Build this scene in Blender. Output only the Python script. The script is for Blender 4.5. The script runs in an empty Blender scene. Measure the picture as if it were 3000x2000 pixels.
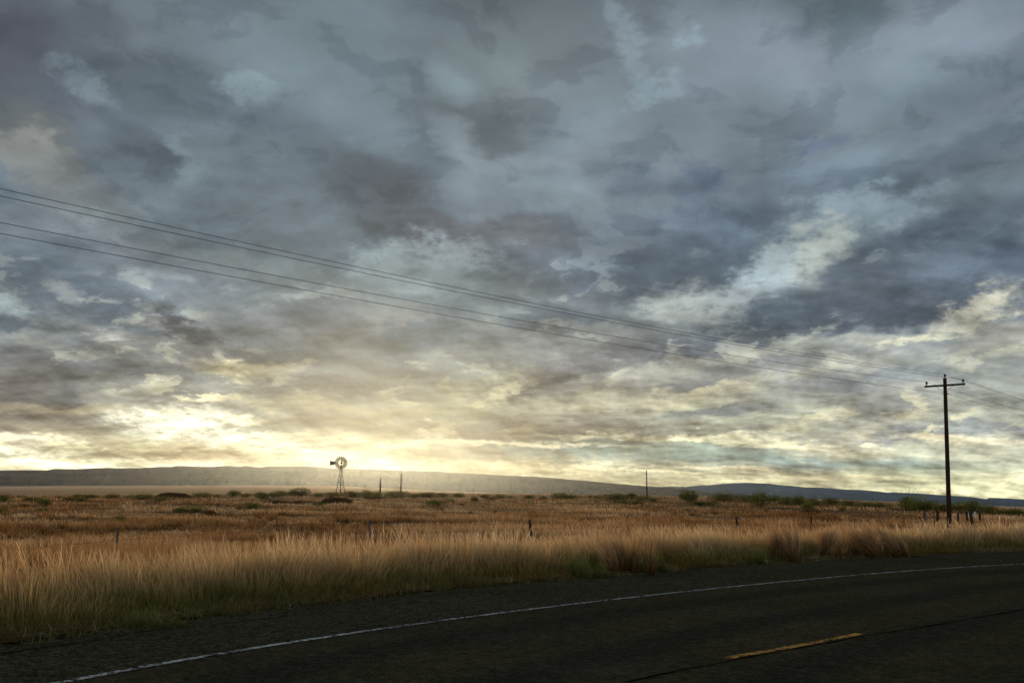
import bpy, math, random
import numpy as np
from mathutils import Vector, Matrix

random.seed(7)
RNG = np.random.default_rng(7)
scene = bpy.context.scene
COL = scene.collection

# ------------------------------------------------------------------ camera
FOC = 3600.0                      # focal length in pixels of the 3000 px wide photograph
PITCH = math.atan(440 / FOC)
ROLL = 0.012
EYE = np.array([0.0, 0.0, 1.5])
FWD = np.array([0, math.cos(PITCH), math.sin(PITCH)])
_R0 = np.array([1.0, 0, 0]); _U0 = np.array([0, -math.sin(PITCH), math.cos(PITCH)])
RGT = math.cos(ROLL) * _R0 + math.sin(ROLL) * _U0
UPV = -math.sin(ROLL) * _R0 + math.cos(ROLL) * _U0
cd = bpy.data.cameras.new('camera'); cam = bpy.data.objects.new('camera', cd); COL.objects.link(cam)
cd.sensor_width = 36; cd.lens = FOC / 3000 * 36; cd.clip_start = 0.1; cd.clip_end = 60000
m = Matrix.Identity(4)
for i in range(3):
    m[i][0] = RGT[i]; m[i][1] = UPV[i]; m[i][2] = -FWD[i]; m[i][3] = EYE[i]
cam.matrix_world = m
scene.camera = cam

def ray(x, y):
    d = FWD + (x - 1500) / FOC * RGT - (y - 1000) / FOC * UPV
    return d / np.linalg.norm(d)
def at(x, y, D):
    d = ray(x, y); return EYE + d * (D / d[1])
def horizon(x): return 1440 + 0.012 * (x - 1500)

# ------------------------------------------------------------------ light
SUN_AZ = math.radians(-6.2)       # from +Y (ahead) towards +X
SUN_EL = math.radians(3.0)
sd = bpy.data.lights.new('sun', 'SUN'); sun = bpy.data.objects.new('sun', sd); COL.objects.link(sun)
sd.energy = 2.5; sd.angle = math.radians(6); sd.color = (1.0, 0.63, 0.27)
S = Vector((math.sin(SUN_AZ) * math.cos(SUN_EL), math.cos(SUN_AZ) * math.cos(SUN_EL), math.sin(SUN_EL)))
sun.rotation_euler = S.to_track_quat('Z', 'Y').to_euler()
scene.view_settings.view_transform = 'Standard'; scene.view_settings.look = 'None'
scene.view_settings.exposure = 0.0; scene.view_settings.gamma = 1.0
scene.view_settings.use_curve_mapping = False
scene.cycles.max_bounces = 3; scene.cycles.diffuse_bounces = 2; scene.cycles.glossy_bounces = 1
scene.cycles.transmission_bounces = 3; scene.cycles.volume_bounces = 0; scene.cycles.transparent_max_bounces = 4

# ------------------------------------------------------------------ node helper
def lin(c):
    o = []
    for v in c[:3]:
        v = v / 255.0
        o.append(v / 12.92 if v <= 0.04045 else ((v + 0.055) / 1.055) ** 2.4)
    return (o[0], o[1], o[2], 1.0)

class NT:
    def __init__(s, tree): s.t = tree; s.n = tree.nodes; s.l = tree.links; s.n.clear()
    def put(s, sock, v):
        if isinstance(v, bpy.types.NodeSocket): s.l.new(v, sock)
        elif v is not None: sock.default_value = v
    def math(s, op, a, b=None, c=None, clamp=False):
        n = s.n.new('ShaderNodeMath'); n.operation = op; n.use_clamp = clamp
        s.put(n.inputs[0], a); s.put(n.inputs[1], b); s.put(n.inputs[2], c); return n.outputs[0]
    def vmath(s, op, a, b=None, scale=None):
        n = s.n.new('ShaderNodeVectorMath'); n.operation = op
        s.put(n.inputs[0], a)
        if b is not None: s.put(n.inputs[1], b)
        if scale is not None: s.put(n.inputs['Scale'], scale)
        return n.outputs['Value'] if op in ('LENGTH', 'DOT_PRODUCT') else n.outputs['Vector']
    def sep(s, v):
        n = s.n.new('ShaderNodeSeparateXYZ'); s.put(n.inputs[0], v); return n.outputs
    def comb(s, x=0.0, y=0.0, z=0.0):
        n = s.n.new('ShaderNodeCombineXYZ'); s.put(n.inputs[0], x); s.put(n.inputs[1], y); s.put(n.inputs[2], z); return n.outputs[0]
    def noise(s, v, scale=1, detail=4, rough=0.5, dist=0.0, color=False, dims='3D'):
        n = s.n.new('ShaderNodeTexNoise'); n.noise_dimensions = dims
        s.put(n.inputs['Vector'], v); s.put(n.inputs['Scale'], scale); s.put(n.inputs['Detail'], detail)
        s.put(n.inputs['Roughness'], rough); s.put(n.inputs['Distortion'], dist)
        return n.outputs['Color'] if color else n.outputs[0]
    def voro(s, v, scale, out='Distance', feature='F1'):
        n = s.n.new('ShaderNodeTexVoronoi'); n.feature = feature
        s.put(n.inputs['Vector'], v); s.put(n.inputs['Scale'], scale); return n.outputs[out]
    def rng(s, v, a, b, c=0.0, d=1.0, kind='SMOOTHSTEP'):
        n = s.n.new('ShaderNodeMapRange'); n.interpolation_type = kind; n.clamp = True
        s.put(n.inputs[0], v); s.put(n.inputs[1], a); s.put(n.inputs[2], b); s.put(n.inputs[3], c); s.put(n.inputs[4], d)
        return n.outputs[0]
    def mix(s, f, a, b, mode='MIX'):
        n = s.n.new('ShaderNodeMix'); n.data_type = 'RGBA'; n.blend_type = mode; n.clamp_factor = True
        s.put(n.inputs[0], f); s.put(n.inputs[6], a); s.put(n.inputs[7], b); return n.outputs[2]
    def ramp(s, f, stops, interp='LINEAR'):
        n = s.n.new('ShaderNodeValToRGB'); n.color_ramp.interpolation = interp
        e = n.color_ramp.elements
        while len(e) > 1: e.remove(e[-1])
        e[0].position = stops[0][0]; e[0].color = stops[0][1]
        for p, c in stops[1:]:
            k = e.new(p); k.color = c
        s.put(n.inputs[0], f); return n.outputs[0]
    def attr(s, name):
        n = s.n.new('ShaderNodeAttribute'); n.attribute_name = name; return n.outputs['Fac']
    def pos(s):
        return s.n.new('ShaderNodeNewGeometry').outputs['Position']
    def objco(s):
        return s.n.new('ShaderNodeTexCoord').outputs['Object']

# ------------------------------------------------------------------ sky: broken storm cloud with bright gaps low in the west
world = bpy.data.worlds.new('World'); scene.world = world; world.use_nodes = True
K = 2822.0   # sky units: 1/2822 rad
def sky_uv(vx, vy):
    d = ray(vx * 1.27551, vy * 1.27551)
    return math.atan2(d[0], d[1]) * K, math.asin(d[2]) * K

# (x, y, rx, ry, tilt deg, colour sRGB, strength, edge) ; edge: 0 soft .. 1 ragged
CL = [
 (1175,40,1500,130,0,(124,136,143),.8,0),
 (60,150,330,120,-12,(97,105,115),.85,0),
 (20,70,90,110,0,(98,97,108),.6,0),
 (460,220,260,60,-18,(101,113,121),.9,0),
 (700,100,300,120,0,(128,142,149),.6,0),
 (1130,150,200,200,-10,(115,123,126),.75,0),
 (1110,300,180,80,-5,(107,117,121),.8,0),
 (1350,130,240,120,0,(132,143,146),.7,0),
 (1680,150,260,130,0,(142,154,164),.8,0),
 (1460,60,30,60,10,(155,172,180),.55,1),
 (1475,120,26,50,-10,(155,172,180),.5,1),
 (1500,185,60,26,10,(158,178,187),.6,1),
 (1592,112,34,22,0,(155,178,184),.55,1),
 (1900,10,110,80,0,(107,120,126),.95,0),
 (1950,100,60,70,0,(124,142,148),.8,0),
 (2230,70,260,90,18,(146,159,170),.85,0),
 (2080,200,200,60,10,(128,145,152),.7,0),
 (2270,190,220,70,12,(120,134,145),.85,0),
 (2230,290,260,30,14,(125,138,149),.7,0),
 (2330,310,200,32,14,(104,118,130),.8,0),
 (2130,400,260,26,10,(112,124,135),.9,0),
 (1700,250,250,80,0,(136,151,160),.6,0),
 (560,200,70,40,-18,(138,156,163),.85,1),
 (205,185,75,45,-30,(128,143,150),.8,1),
 (60,290,120,50,-28,(112,118,119),.9,0),
 (50,350,120,60,-20,(150,151,146),.9,1),
 (140,420,180,60,-25,(132,135,135),.7,0),
 (330,330,110,38,-38,(100,111,121),.95,0),
 (430,370,28,60,35,(132,147,154),.8,1),
 (720,330,220,60,-20,(116,129,139),.6,0),
 (1040,190,70,50,-25,(134,149,156),.75,0),
 (1090,355,150,34,-25,(141,153,160),.8,0),
 (1200,365,170,30,8,(142,153,160),.8,0),
 (1400,330,200,80,0,(138,151,160),.7,0),
 (850,430,120,70,-8,(101,107,115),.8,0),
 (960,500,200,44,-14,(100,107,116),.8,0),
 (1150,530,180,30,-10,(112,117,123),.8,0),
 (1250,440,260,60,-5,(133,147,154),.7,0),
 (1480,400,70,50,20,(117,132,147),.7,1),
 (1630,425,70,50,-20,(106,122,142),.75,1),
 (1870,350,70,30,25,(112,127,148),.7,1),
 (1800,480,250,70,10,(118,133,146),.8,0),
 (1620,560,220,80,0,(108,124,140),.85,0),
 (1520,650,260,60,-5,(94,109,124),.9,0),
 (1680,620,130,55,10,(92,106,120),.85,1),
 (1990,480,170,40,8,(146,163,173),.85,1),
 (1880,530,120,36,25,(150,166,175),.7,1),
 (1880,575,85,56,30,(188,193,183),.75,1),
 (1760,630,75,60,30,(166,178,180),.8,1),
 (1590,700,140,46,10,(176,182,177),.8,1),
 (1700,665,90,36,10,(155,168,174),.5,1),
 (2120,530,150,36,28,(103,117,130),.9,0),
 (2080,610,260,66,22,(97,110,124),.95,0),
 (1960,650,150,50,14,(103,114,124),.7,1),
 (1850,730,250,44,8,(89,103,117),.95,1),
 (2100,720,200,36,4,(93,103,116),.95,1),
 (2300,640,170,70,10,(100,114,130),.95,0),
 (2190,600,60,120,-60,(122,138,152),.5,1),
 (870,585,90,42,18,(158,172,175),.75,1),
 (1050,575,100,40,-8,(160,175,179),.8,1),
 (960,640,150,50,0,(150,166,170),.75,0),
 (900,740,120,50,-10,(165,163,155),.45,0),
 (680,650,260,50,-12,(129,141,145),.7,0),
 (300,560,300,30,-12,(134,140,145),.6,0),
 (330,600,260,40,-15,(112,120,130),.5,0),
 (110,640,220,50,-15,(103,118,130),.8,0),
 (250,720,260,44,-12,(99,115,127),.85,1),
 (20,700,44,26,-20,(160,176,176),.85,1),
 (140,680,50,20,-30,(155,160,158),.6,1),
 (365,735,54,14,-15,(166,168,160),.8,1),
 (30,745,60,26,0,(92,107,119),.85,1),
 (430,760,80,30,-18,(88,96,103),.95,1),
 (160,775,70,24,-12,(96,108,117),.8,1),
 (620,780,120,40,-10,(112,125,130),.7,1),
 (450,800,260,22,-6,(150,152,147),.6,1),
 (80,800,200,26,0,(137,147,150),.7,0),
 (960,780,120,40,5,(108,122,132),.85,1),
 (1250,735,250,32,-8,(110,123,134),.9,0),
 (1100,820,180,20,-3,(150,152,148),.5,1),
 (1320,770,230,26,-2,(160,163,157),.6,1),
 (1650,790,200,26,6,(112,122,133),.9,1),
 (1850,800,230,16,4,(178,178,164),.7,1),
 (1350,830,150,26,18,(127,130,134),.8,1),
 (1190,890,130,34,22,(128,130,133),.9,1),
 (1700,860,250,26,16,(136,139,143),.8,1),
 (1500,860,160,26,18,(182,184,171),.75,1),
 (1080,900,150,36,16,(200,198,172),.85,1),
 (1130,915,70,20,30,(240,235,198),.85,1),
 (1330,930,260,26,6,(198,197,172),.8,1),
 (1560,920,200,24,8,(205,204,178),.85,1),
 (1640,895,160,14,12,(220,214,180),.8,1),
 (1900,850,260,30,4,(168,170,163),.7,1),
 (2230,720,100,34,22,(203,201,180),.95,1),
 (2310,770,110,34,12,(168,167,158),.9,0),
 (2330,820,110,20,14,(198,196,172),.8,1),
 (2200,850,200,20,6,(150,155,156),.8,0),
 (2080,790,90,12,8,(206,203,176),.8,1),
 (2000,870,180,16,4,(140,148,152),.7,1),
 (2200,915,250,20,3,(158,163,158),.7,1),
 (1860,955,90,22,4,(196,194,168),.9,1),
 (1700,975,170,14,3,(190,190,168),.8,1),
 (1650,945,150,14,0,(140,148,150),.8,1),
 (1980,935,140,18,6,(158,162,156),.7,1),
 (640,820,300,20,-3,(118,124,127),.8,0),
 (130,835,330,22,-3,(113,120,125),.9,0),
 (80,915,150,90,-8,(122,121,119),.95,0),
 (150,925,26,80,8,(100,103,107),.85,0),
 (60,900,40,60,0,(112,112,112),.6,0),
 (330,890,170,26,-6,(140,142,138),.7,0),
 (560,890,130,18,-3,(128,131,128),.6,0),
 (560,860,110,26,-4,(205,199,165),.85,1),
 (540,850,50,14,5,(240,230,190),.85,1),
 (640,845,60,18,0,(190,186,158),.8,1),
 (760,890,170,18,-3,(130,133,131),.9,1),
 (455,912,70,8,0,(252,242,200),.9,1),
 (720,930,200,16,-2,(203,196,160),.7,1),
 (900,945,240,16,0,(190,186,158),.7,1),
 (250,945,260,12,-1,(190,180,150),.7,0),
 (1300,985,420,12,2,(158,156,146),.9,1),
 (900,985,260,14,-2,(168,163,146),.9,1),
 (1080,1000,200,7,-3,(160,156,142),.9,1),
 (80,980,140,26,0,(162,154,136),.7,0),
 (230,1030,170,30,-6,(178,166,138),.8,0),
 (500,1030,200,34,0,(225,212,165),.8,0),
 (700,1050,220,24,-2,(238,228,182),.8,0),
 (860,1030,190,30,0,(226,221,180),.85,0),
 (1060,1040,190,22,0,(196,199,175),.8,0),
 (1250,1050,190,14,-1,(192,198,178),.8,0),
 (1340,1030,220,22,2,(151,172,165),.9,1),
 (1640,1035,200,22,2,(160,180,170),.85,1),
 (1850,1060,330,14,-1,(146,170,165),.85,0),
 (1900,1035,150,12,1,(200,202,175),.6,1),
 (2050,1080,330,10,0,(178,186,162),.7,0),
 (1560,1078,260,9,0,(150,173,165),.8,0),
 (2200,985,220,14,1,(140,145,148),.85,1),
 (2080,1010,90,12,3,(140,142,146),.85,1),
 (1950,1010,120,6,2,(185,186,168),.7,1),
 (1520,1003,250,6,1,(252,244,208),.9,1),
 (1690,1012,200,8,-3,(246,238,200),.85,1),
 (1870,1030,140,5,-2,(225,218,182),.7,1),
 (2160,1008,60,9,0,(228,218,182),.85,1),
 (2290,1015,110,7,0,(214,208,178),.8,1),
 (2010,1026,26,7,0,(240,230,192),.7,1),
 (1100,1020,330,6,1,(255,248,212),.95,1),
 (770,1018,180,7,-1,(255,247,210),.9,1),
 (1150,1070,300,9,-2,(255,245,200),.95,1),
 (1420,1074,230,6,-3,(250,240,196),.85,1),
 (1700,1082,240,5,-3,(238,229,188),.8,1),
 (1980,1096,190,4,-1,(226,218,178),.6,1),
 (2150,1115,420,26,-1,(204,205,165),.7,0),
 (1900,1092,260,8,-2,(222,216,175),.6,0),
 (395,965,120,34,2,(255,252,226),1,1),
 (560,963,56,9,0,(255,248,214),.9,1),
 (450,1000,90,14,-8,(255,250,220),.95,1),
 (580,1012,190,26,-3,(255,252,226),1,1),
 (700,1010,90,14,0,(250,240,200),.6,0),
 (50,1022,150,20,-3,(255,248,214),1,1),
 (190,1030,90,8,0,(248,235,190),.8,1),
 (100,1064,330,11,0,(255,250,214),.95,1),
 (430,1066,250,10,0,(255,247,208),.9,1),
 (650,1060,260,12,-1,(252,243,202),.8,0),
 (420,1044,160,9,0,(196,182,146),.8,1),
 (300,1042,130,8,4,(184,170,140),.8,1),
]
def build_sky():
    w = NT(world.node_tree)
    gen = w.n.new('ShaderNodeTexCoord').outputs['Generated']
    d = w.vmath('NORMALIZE', gen)
    x, y, z = w.sep(d)[:3]
    az = w.math('ARCTAN2', x, y); el = w.math('ARCSINE', z)
    U = w.math('MULTIPLY', az, K); V = w.math('MULTIPLY', el, K)
    zz = w.math('MAXIMUM', w.math('ADD', z, 0.27), 0.10)
    P = w.comb(w.math('MULTIPLY', w.math('DIVIDE', x, zz), 1.55), w.math('MULTIPLY', w.math('DIVIDE', y, zz), 1.35), 0.0)
    # ragged displacement of the large shapes
    n1 = w.noise(P, 3.0, 5, 0.56, 0.0, color=True, dims='2D')
    n2 = w.noise(P, 11.0, 6, 0.64, 0.0, color=True, dims='2D')
    n3 = w.noise(P, 16.0, 5, 0.7, 0.0, dims='2D')
    rag = w.rng(n3, .3, .7, .50, 1.45, 'LINEAR')
    damp = w.rng(el, 0.0, 0.30, 0.13, 1.0, 'LINEAR')
    o1 = w.vmath('SUBTRACT', n1, (.5, .5, .5)); o2 = w.vmath('SUBTRACT', n2, (.5, .5, .5))
    off = w.vmath('ADD', w.vmath('SCALE', o1, scale=190.0), w.vmath('SCALE', o2, scale=115.0))
    ox, oy = w.sep(off)[:2]
    UVs = w.comb(w.math('ADD', U, w.math('MULTIPLY', ox, w.rng(el, 0, .3, .5, 1.0, 'LINEAR'))), w.math('ADD', V, w.math('MULTIPLY', oy, damp)))
    ox1, oy1 = w.sep(w.vmath('SCALE', o1, scale=230.0))[:2]
    UVsoft = w.comb(w.math('ADD', U, w.math('MULTIPLY', ox1, w.rng(el, 0, .3, .5, 1.0, 'LINEAR'))), w.math('ADD', V, w.math('MULTIPLY', oy1, damp)))
    # ground colour of the cloud deck by height
    H = w.rng(el, -0.02, 0.42, 0, 1, 'LINEAR')
    def hp(v): return min(1, max(0, (sky_uv(1176, v)[1] / K + 0.02) / 0.44))
    acc = w.ramp(H, [(0.0, lin((190, 185, 150))), (hp(1110), lin((205, 203, 165))), (hp(1060), lin((196, 198, 172))), (hp(1000), lin((178, 178, 160))),
                     (hp(930), lin((172, 173, 162))), (hp(840), lin((152, 156, 154))), (hp(740), lin((130, 140, 146))), (hp(600), lin((116, 129, 139))),
                     (hp(400), lin((122, 135, 144))), (hp(200), lin((122, 133, 142))), (hp(0), lin((116, 127, 135)))])
    for (px, py, rx, ry, rot, c, st, edge) in CL:
        u, v = sky_uv(px, py)
        mp = w.n.new('ShaderNodeMapping'); mp.vector_type = 'TEXTURE'
        w.put(mp.inputs[0], UVs if edge else UVsoft); mp.inputs[1].default_value = (u, v, 0)
        mp.inputs[2].default_value = (0, 0, math.radians(rot) - (0.012 if edge else 0)); mp.inputs[3].default_value = (rx * 1.55, ry * 1.55, 1)
        g = w.n.new('ShaderNodeTexGradient'); g.gradient_type = 'SPHERICAL'; w.put(g.inputs[0], mp.outputs[0])
        f = w.rng(w.math('MULTIPLY', g.outputs['Fac'], rag) if edge else g.outputs['Fac'], 0.0 if not edge else 0.06, 0.75 if not edge else 0.72, 0.0, st)
        acc = w.mix(f, acc, lin(c))
    # torn gaps and shaded undersides between the larger shapes
    gn = w.noise(w.vmath('ADD', P, w.vmath('SCALE', o1, scale=.25)), 6.0, 7, .60, 0.0, dims='2D')
    zone = w.noise(P, 2.2, 3, .5, dims='2D')
    gap = w.math('MULTIPLY', w.rng(gn, .515, .62), w.math('MULTIPLY', w.rng(zone, .42, .60), w.rng(el, .12, .26, .62, .03, 'LINEAR')))
    acc = w.mix(gap, acc, w.ramp(H, [(0.0, lin((235, 228, 185))), (hp(930), lin((222, 216, 180))), (hp(800), lin((186, 190, 176))), (hp(560), lin((160, 174, 178))), (hp(0), lin((140, 155, 163)))]))
    und = w.math('MULTIPLY', w.rng(gn, .50, .36), w.rng(el, .04, .20, .06, .45, 'LINEAR'))
    acc = w.mix(und, acc, w.vmath('MULTIPLY', acc, (.66, .69, .73)))
    acc = w.vmath('MULTIPLY', acc, w.mix(w.rng(el, .06, .22), (1, 1, 1, 1), (.86, .89, .91, 1)))
    # billow relief, lit from the low sun
    sx, sy = math.sin(SUN_AZ), math.cos(SUN_AZ)
    def relief(scale, rough, dd, det=7):
        a = w.noise(P, scale, det, rough, 0.0, dims='2D')
        b = w.noise(w.vmath('ADD', P, (sx * dd - dd * .3, sy * dd, dd * .4)), scale, det, rough, 0.0, dims='2D')
        return w.math('SUBTRACT', a, b)
    def lumps(scale, dd, wamp, det):
        Q = w.vmath('ADD', P, w.vmath('SCALE', o2, scale=wamp))
        def vv(q):
            n_ = w.n.new('ShaderNodeTexVoronoi'); n_.voronoi_dimensions = '2D'; n_.feature = 'SMOOTH_F1'; n_.normalize = True
            w.put(n_.inputs['Vector'], q); n_.inputs['Scale'].default_value = scale; n_.inputs['Detail'].default_value = det
            n_.inputs['Roughness'].default_value = .5; n_.inputs['Smoothness'].default_value = .6; return n_.outputs['Distance']
        return w.math('SUBTRACT', vv(w.vmath('ADD', Q, (sx * dd - dd * .3, sy * dd, 0))), vv(Q))
    r1 = relief(2.6, 0.52, 0.12); r2 = relief(10.0, 0.58, 0.03, 5)
    r3 = lumps(3.2, .10, .10, 2.5)
    fib = w.math('MULTIPLY', w.math('SUBTRACT', w.noise(w.vmath('MULTIPLY', P, (.7, 3.4, 1.0)), 6.0, 6, .55, 0.0, dims='2D'), 0.5), w.rng(el, .03, .17, 1.0, .12))
    low = w.rng(el, 0.0, 0.30, 1.2, 0.30, 'LINEAR')
    rel = w.math('ADD', w.math('ADD', w.math('MULTIPLY', r1, 1.3), w.math('MULTIPLY', r2, w.rng(el, .05, .3, .9, .25, 'LINEAR'))), w.math('MULTIPLY', r3, 1.0))
    rel = w.math('ADD', rel, w.math('MULTIPLY', fib, 0.58))
    mul = w.math('ADD', 1.0, w.math('MULTIPLY', rel, low))
    mul = w.math('MAXIMUM', mul, 0.45)
    acc = w.vmath('SCALE', acc, scale=mul)
    big = w.noise(w.vmath('ADD', P, (3.3, 1.7, 0.0)), 2.4, 4, .45, dims='2D')
    acc = w.vmath('SCALE', acc, scale=w.rng(big, .30, .70, .89, 1.10, 'LINEAR'))
    lum = w.vmath('DOT_PRODUCT', acc, (.25, .65, .10))
    acc = w.vmath('SCALE', acc, scale=w.math('MULTIPLY', w.math('POWER', w.math('MAXIMUM', lum, 0.01), 0.30), 1.56))
    # the air in front of the sunset adds its own glow: the deck right there is darker
    gx_ = w.math('DIVIDE', w.math('ADD', az, 0.05), 0.28); gy_ = w.math('DIVIDE', w.math('SUBTRACT', el, 0.035), 0.085)
    gg = w.math('EXPONENT', w.math('MULTIPLY', w.math('ADD', w.math('MULTIPLY', gx_, gx_), w.math('MULTIPLY', gy_, gy_)), -1.0))
    acc = w.vmath('SCALE', acc, scale=w.math('SUBTRACT', 1.0, w.math('MULTIPLY', gg, 0.58)))
    # slow hue drift between violet grey and teal grey
    hue = w.noise(P, 1.3, 3, .5, dims='2D')
    acc = w.vmath('MULTIPLY', acc, w.mix(w.rng(hue, .35, .65), (1.01, .99, 1.0, 1), (.98, 1.01, 1.0, 1)))
    # unseen sky behind the photographer: bright low band added to front-light the grass
    back = w.math('MULTIPLY', w.rng(y, 0.25, -0.6), w.rng(el, .25, .55, 1.0, 0.0))
    acc = w.mix(back, acc, (BACKC[0], BACKC[1], BACKC[2], 1))
    zen = w.rng(el, 0.42, 0.75, 0.0, 1.0)
    acc = w.mix(zen, acc, (ZENC[0], ZENC[1], ZENC[2], 1))
    grd = w.rng(el, -0.03, -0.09)
    acc = w.mix(grd, acc, (0.03, 0.022, 0.013, 1))
    sky = w.n.new('ShaderNodeTexSky'); sky.sky_type = 'NISHITA'; sky.sun_disc = False
    sky.sun_elevation = SUN_EL; sky.sun_rotation = SUN_AZ; sky.altitude = 1400; sky.dust_density = 1.0
    b1 = w.n.new('ShaderNodeBackground'); b1.inputs[1].default_value = 0.1; w.put(b1.inputs[0], sky.outputs[0])
    b2 = w.n.new('ShaderNodeBackground'); b2.inputs[1].default_value = 1.0; w.put(b2.inputs[0], acc)
    mx = w.n.new('ShaderNodeMixShader'); mx.inputs[0].default_value = 0.96
    w.l.new(b1.outputs[0], mx.inputs[1]); w.l.new(b2.outputs[0], mx.inputs[2])
    out = w.n.new('ShaderNodeOutputWorld'); w.l.new(mx.outputs[0], out.inputs[0])
BACKC = (1.20, 1.30, 1.44)
ZENC = (0.075, 0.085, 0.09)  # unseen sky overhead, dimmed so the road gets less light
build_sky()
world.cycles.sampling_method = 'MANUAL'; world.cycles.sample_map_resolution = 512

# ------------------------------------------------------------------ mesh helpers
def new_mesh(name, V, F, mat, smooth=False, attrs=None):
    V = np.asarray(V, dtype=np.float32).reshape(-1, 3)
    me = bpy.data.meshes.new(name)
    if isinstance(F, np.ndarray):
        k = F.shape[1]; nf = len(F)
        me.vertices.add(len(V)); me.vertices.foreach_set('co', V.ravel())
        me.loops.add(nf * k); me.loops.foreach_set('vertex_index', F.astype(np.int32).ravel())
        me.polygons.add(nf); me.polygons.foreach_set('loop_start', np.arange(0, nf * k, k, dtype=np.int32))
        me.update(calc_edges=True)
    else:
        me.from_pydata([tuple(v) for v in V], [], F)
    if attrs:
        for k_, a in attrs.items():
            at_ = me.attributes.new(k_, 'FLOAT', 'POINT'); at_.data.foreach_set('value', np.asarray(a, dtype=np.float32))
    if mat: me.materials.append(mat)
    if smooth: me.polygons.foreach_set('use_smooth', np.ones(len(me.polygons), dtype=bool))
    me.validate() if not isinstance(F, np.ndarray) else None
    return me
def link(name, me, parent=None, loc=None):
    o = bpy.data.objects.new(name, me); COL.objects.link(o)
    if parent: o.parent = parent
    if loc is not None: o.location = loc
    return o
def empty(name, loc, rz=0):
    o = bpy.data.objects.new(name, None); COL.objects.link(o); o.location = loc; o.rotation_euler = (0, 0, rz)
    o.empty_display_size = .3
    return o
def tag(o, label, cat, group=None):
    o['label'] = label; o['category'] = cat
    if group: o['group'] = group
    return o
def kids(o): return [c for c in bpy.data.objects if c.parent == o]

class MB:
    def __init__(s): s.v = []; s.f = []
    def add(s, v, f):
        b = len(s.v); s.v += [tuple(p) for p in v]; s.f += [tuple(i + b for i in q) for q in f]
    def tube(s, pts, rad, n=8, cap=True):
        pts = [Vector(p) for p in pts]
        if not hasattr(rad, '__len__'): rad = [rad] * len(pts)
        V = []; F = []
        up = None
        for i, p in enumerate(pts):
            t = (pts[min(i + 1, len(pts) - 1)] - pts[max(i - 1, 0)]).normalized()
            if up is None: up = Vector((0, 0, 1)) if abs(t.z) < .9 else Vector((1, 0, 0))
            a = t.cross(up).normalized(); b = a.cross(t).normalized(); up = b
            for k in range(n):
                th = 2 * math.pi * k / n
                V.append(p + (a * math.cos(th) + b * math.sin(th)) * rad[i])
        for i in range(len(pts) - 1):
            for k in range(n):
                F.append((i * n + k, i * n + (k + 1) % n, (i + 1) * n + (k + 1) % n, (i + 1) * n + k))
        if cap:
            F.append(tuple(range(n))[::-1]); F.append(tuple((len(pts) - 1) * n + k for k in range(n)))
        s.add(V, F)
    def bar(s, a, b, w, h, up=(0, 0, 1), bevel=0.0):
        a = Vector(a); b = Vector(b); t = (b - a).normalized(); u = Vector(up)
        x = t.cross(u).normalized(); z = x.cross(t).normalized()
        V = []
        for p in (a, b):
            for sx, sz in ((-1, -1), (1, -1), (1, 1), (-1, 1)): V.append(p + x * sx * w / 2 + z * sz * h / 2)
        s.add(V, [(0, 3, 2, 1), (4, 5, 6, 7), (0, 1, 5, 4), (1, 2, 6, 5), (2, 3, 7, 6), (3, 0, 4, 7)])
    def lathe(s, base, prof, n=16, axis=(0, 0, 1)):
        ax = Vector(axis).normalized(); q = Vector((0, 0, 1)).rotation_difference(ax)
        V = []; F = []
        for r, h in prof:
            for k in range(n):
                th = 2 * math.pi * k / n
                V.append(Vector(base) + q @ Vector((r * math.cos(th), r * math.sin(th), h)))
        for i in range(len(prof) - 1):
            for k in range(n): F.append((i * n + k, i * n + (k + 1) % n, (i + 1) * n + (k + 1) % n, (i + 1) * n + k))
        F.append(tuple(range(n))[::-1]); F.append(tuple((len(prof) - 1) * n + k for k in range(n)))
        s.add(V, F)
    def build(s, name, mat, parent=None, smooth=False):
        return link(name, new_mesh(name, s.v, s.f, mat, smooth), parent)

# vectorised value noise
_T = RNG.random((256, 256)).astype(np.float64)
def vn(x, y):
    x = np.asarray(x, float); y = np.asarray(y, float)
    xi = np.floor(x).astype(int); yi = np.floor(y).astype(int); fx = x - xi; fy = y - yi
    fx = fx * fx * (3 - 2 * fx); fy = fy * fy * (3 - 2 * fy)
    g = lambda a, b: _T[a & 255, b & 255]
    return (g(xi, yi) * (1 - fx) + g(xi + 1, yi) * fx) * (1 - fy) + (g(xi, yi + 1) * (1 - fx) + g(xi + 1, yi + 1) * fx) * fy
def fbm(x, y, o=4):
    r = 0; a = .5; t = 0
    for i in range(o):
        r = r + a * vn(x * 2 ** i + 17.3 * i, y * 2 ** i + 5.1 * i); t += a; a *= .5
    return r / t
def sst(a, b, x):
    t = np.clip((x - a) / (b - a), 0, 1); return t * t * (3 - 2 * t)

# ------------------------------------------------------------------ layout of the road
def ground0(x, y):                # photograph pixel -> point on the road plane z=0
    d = ray(x, y); return (EYE - d * (EYE[2] / d[2]))[:2]
def smooth_curve(pts, n, ext0=25.0, ext1=300.0, deg=4):
    P = np.array(pts)
    s = np.r_[0, np.cumsum(np.linalg.norm(np.diff(P, axis=0), axis=1))]
    cx = np.polyfit(s, P[:, 0], deg); cy = np.polyfit(s, P[:, 1], deg)
    ss = np.linspace(0, s[-1], n); Q = np.c_[np.polyval(cx, ss), np.polyval(cy, ss)]
    t0 = Q[0] - Q[1]; t0 /= np.linalg.norm(t0); t1 = Q[-1] - Q[-2]; t1 /= np.linalg.norm(t1)
    a = [Q[0] + t0 * k for k in np.linspace(ext0, 0, 20, endpoint=False)]
    b = [Q[-1] + t1 * k for k in np.linspace(0, ext1, 61)[1:]]
    return np.vstack([a, Q, b])
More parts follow.
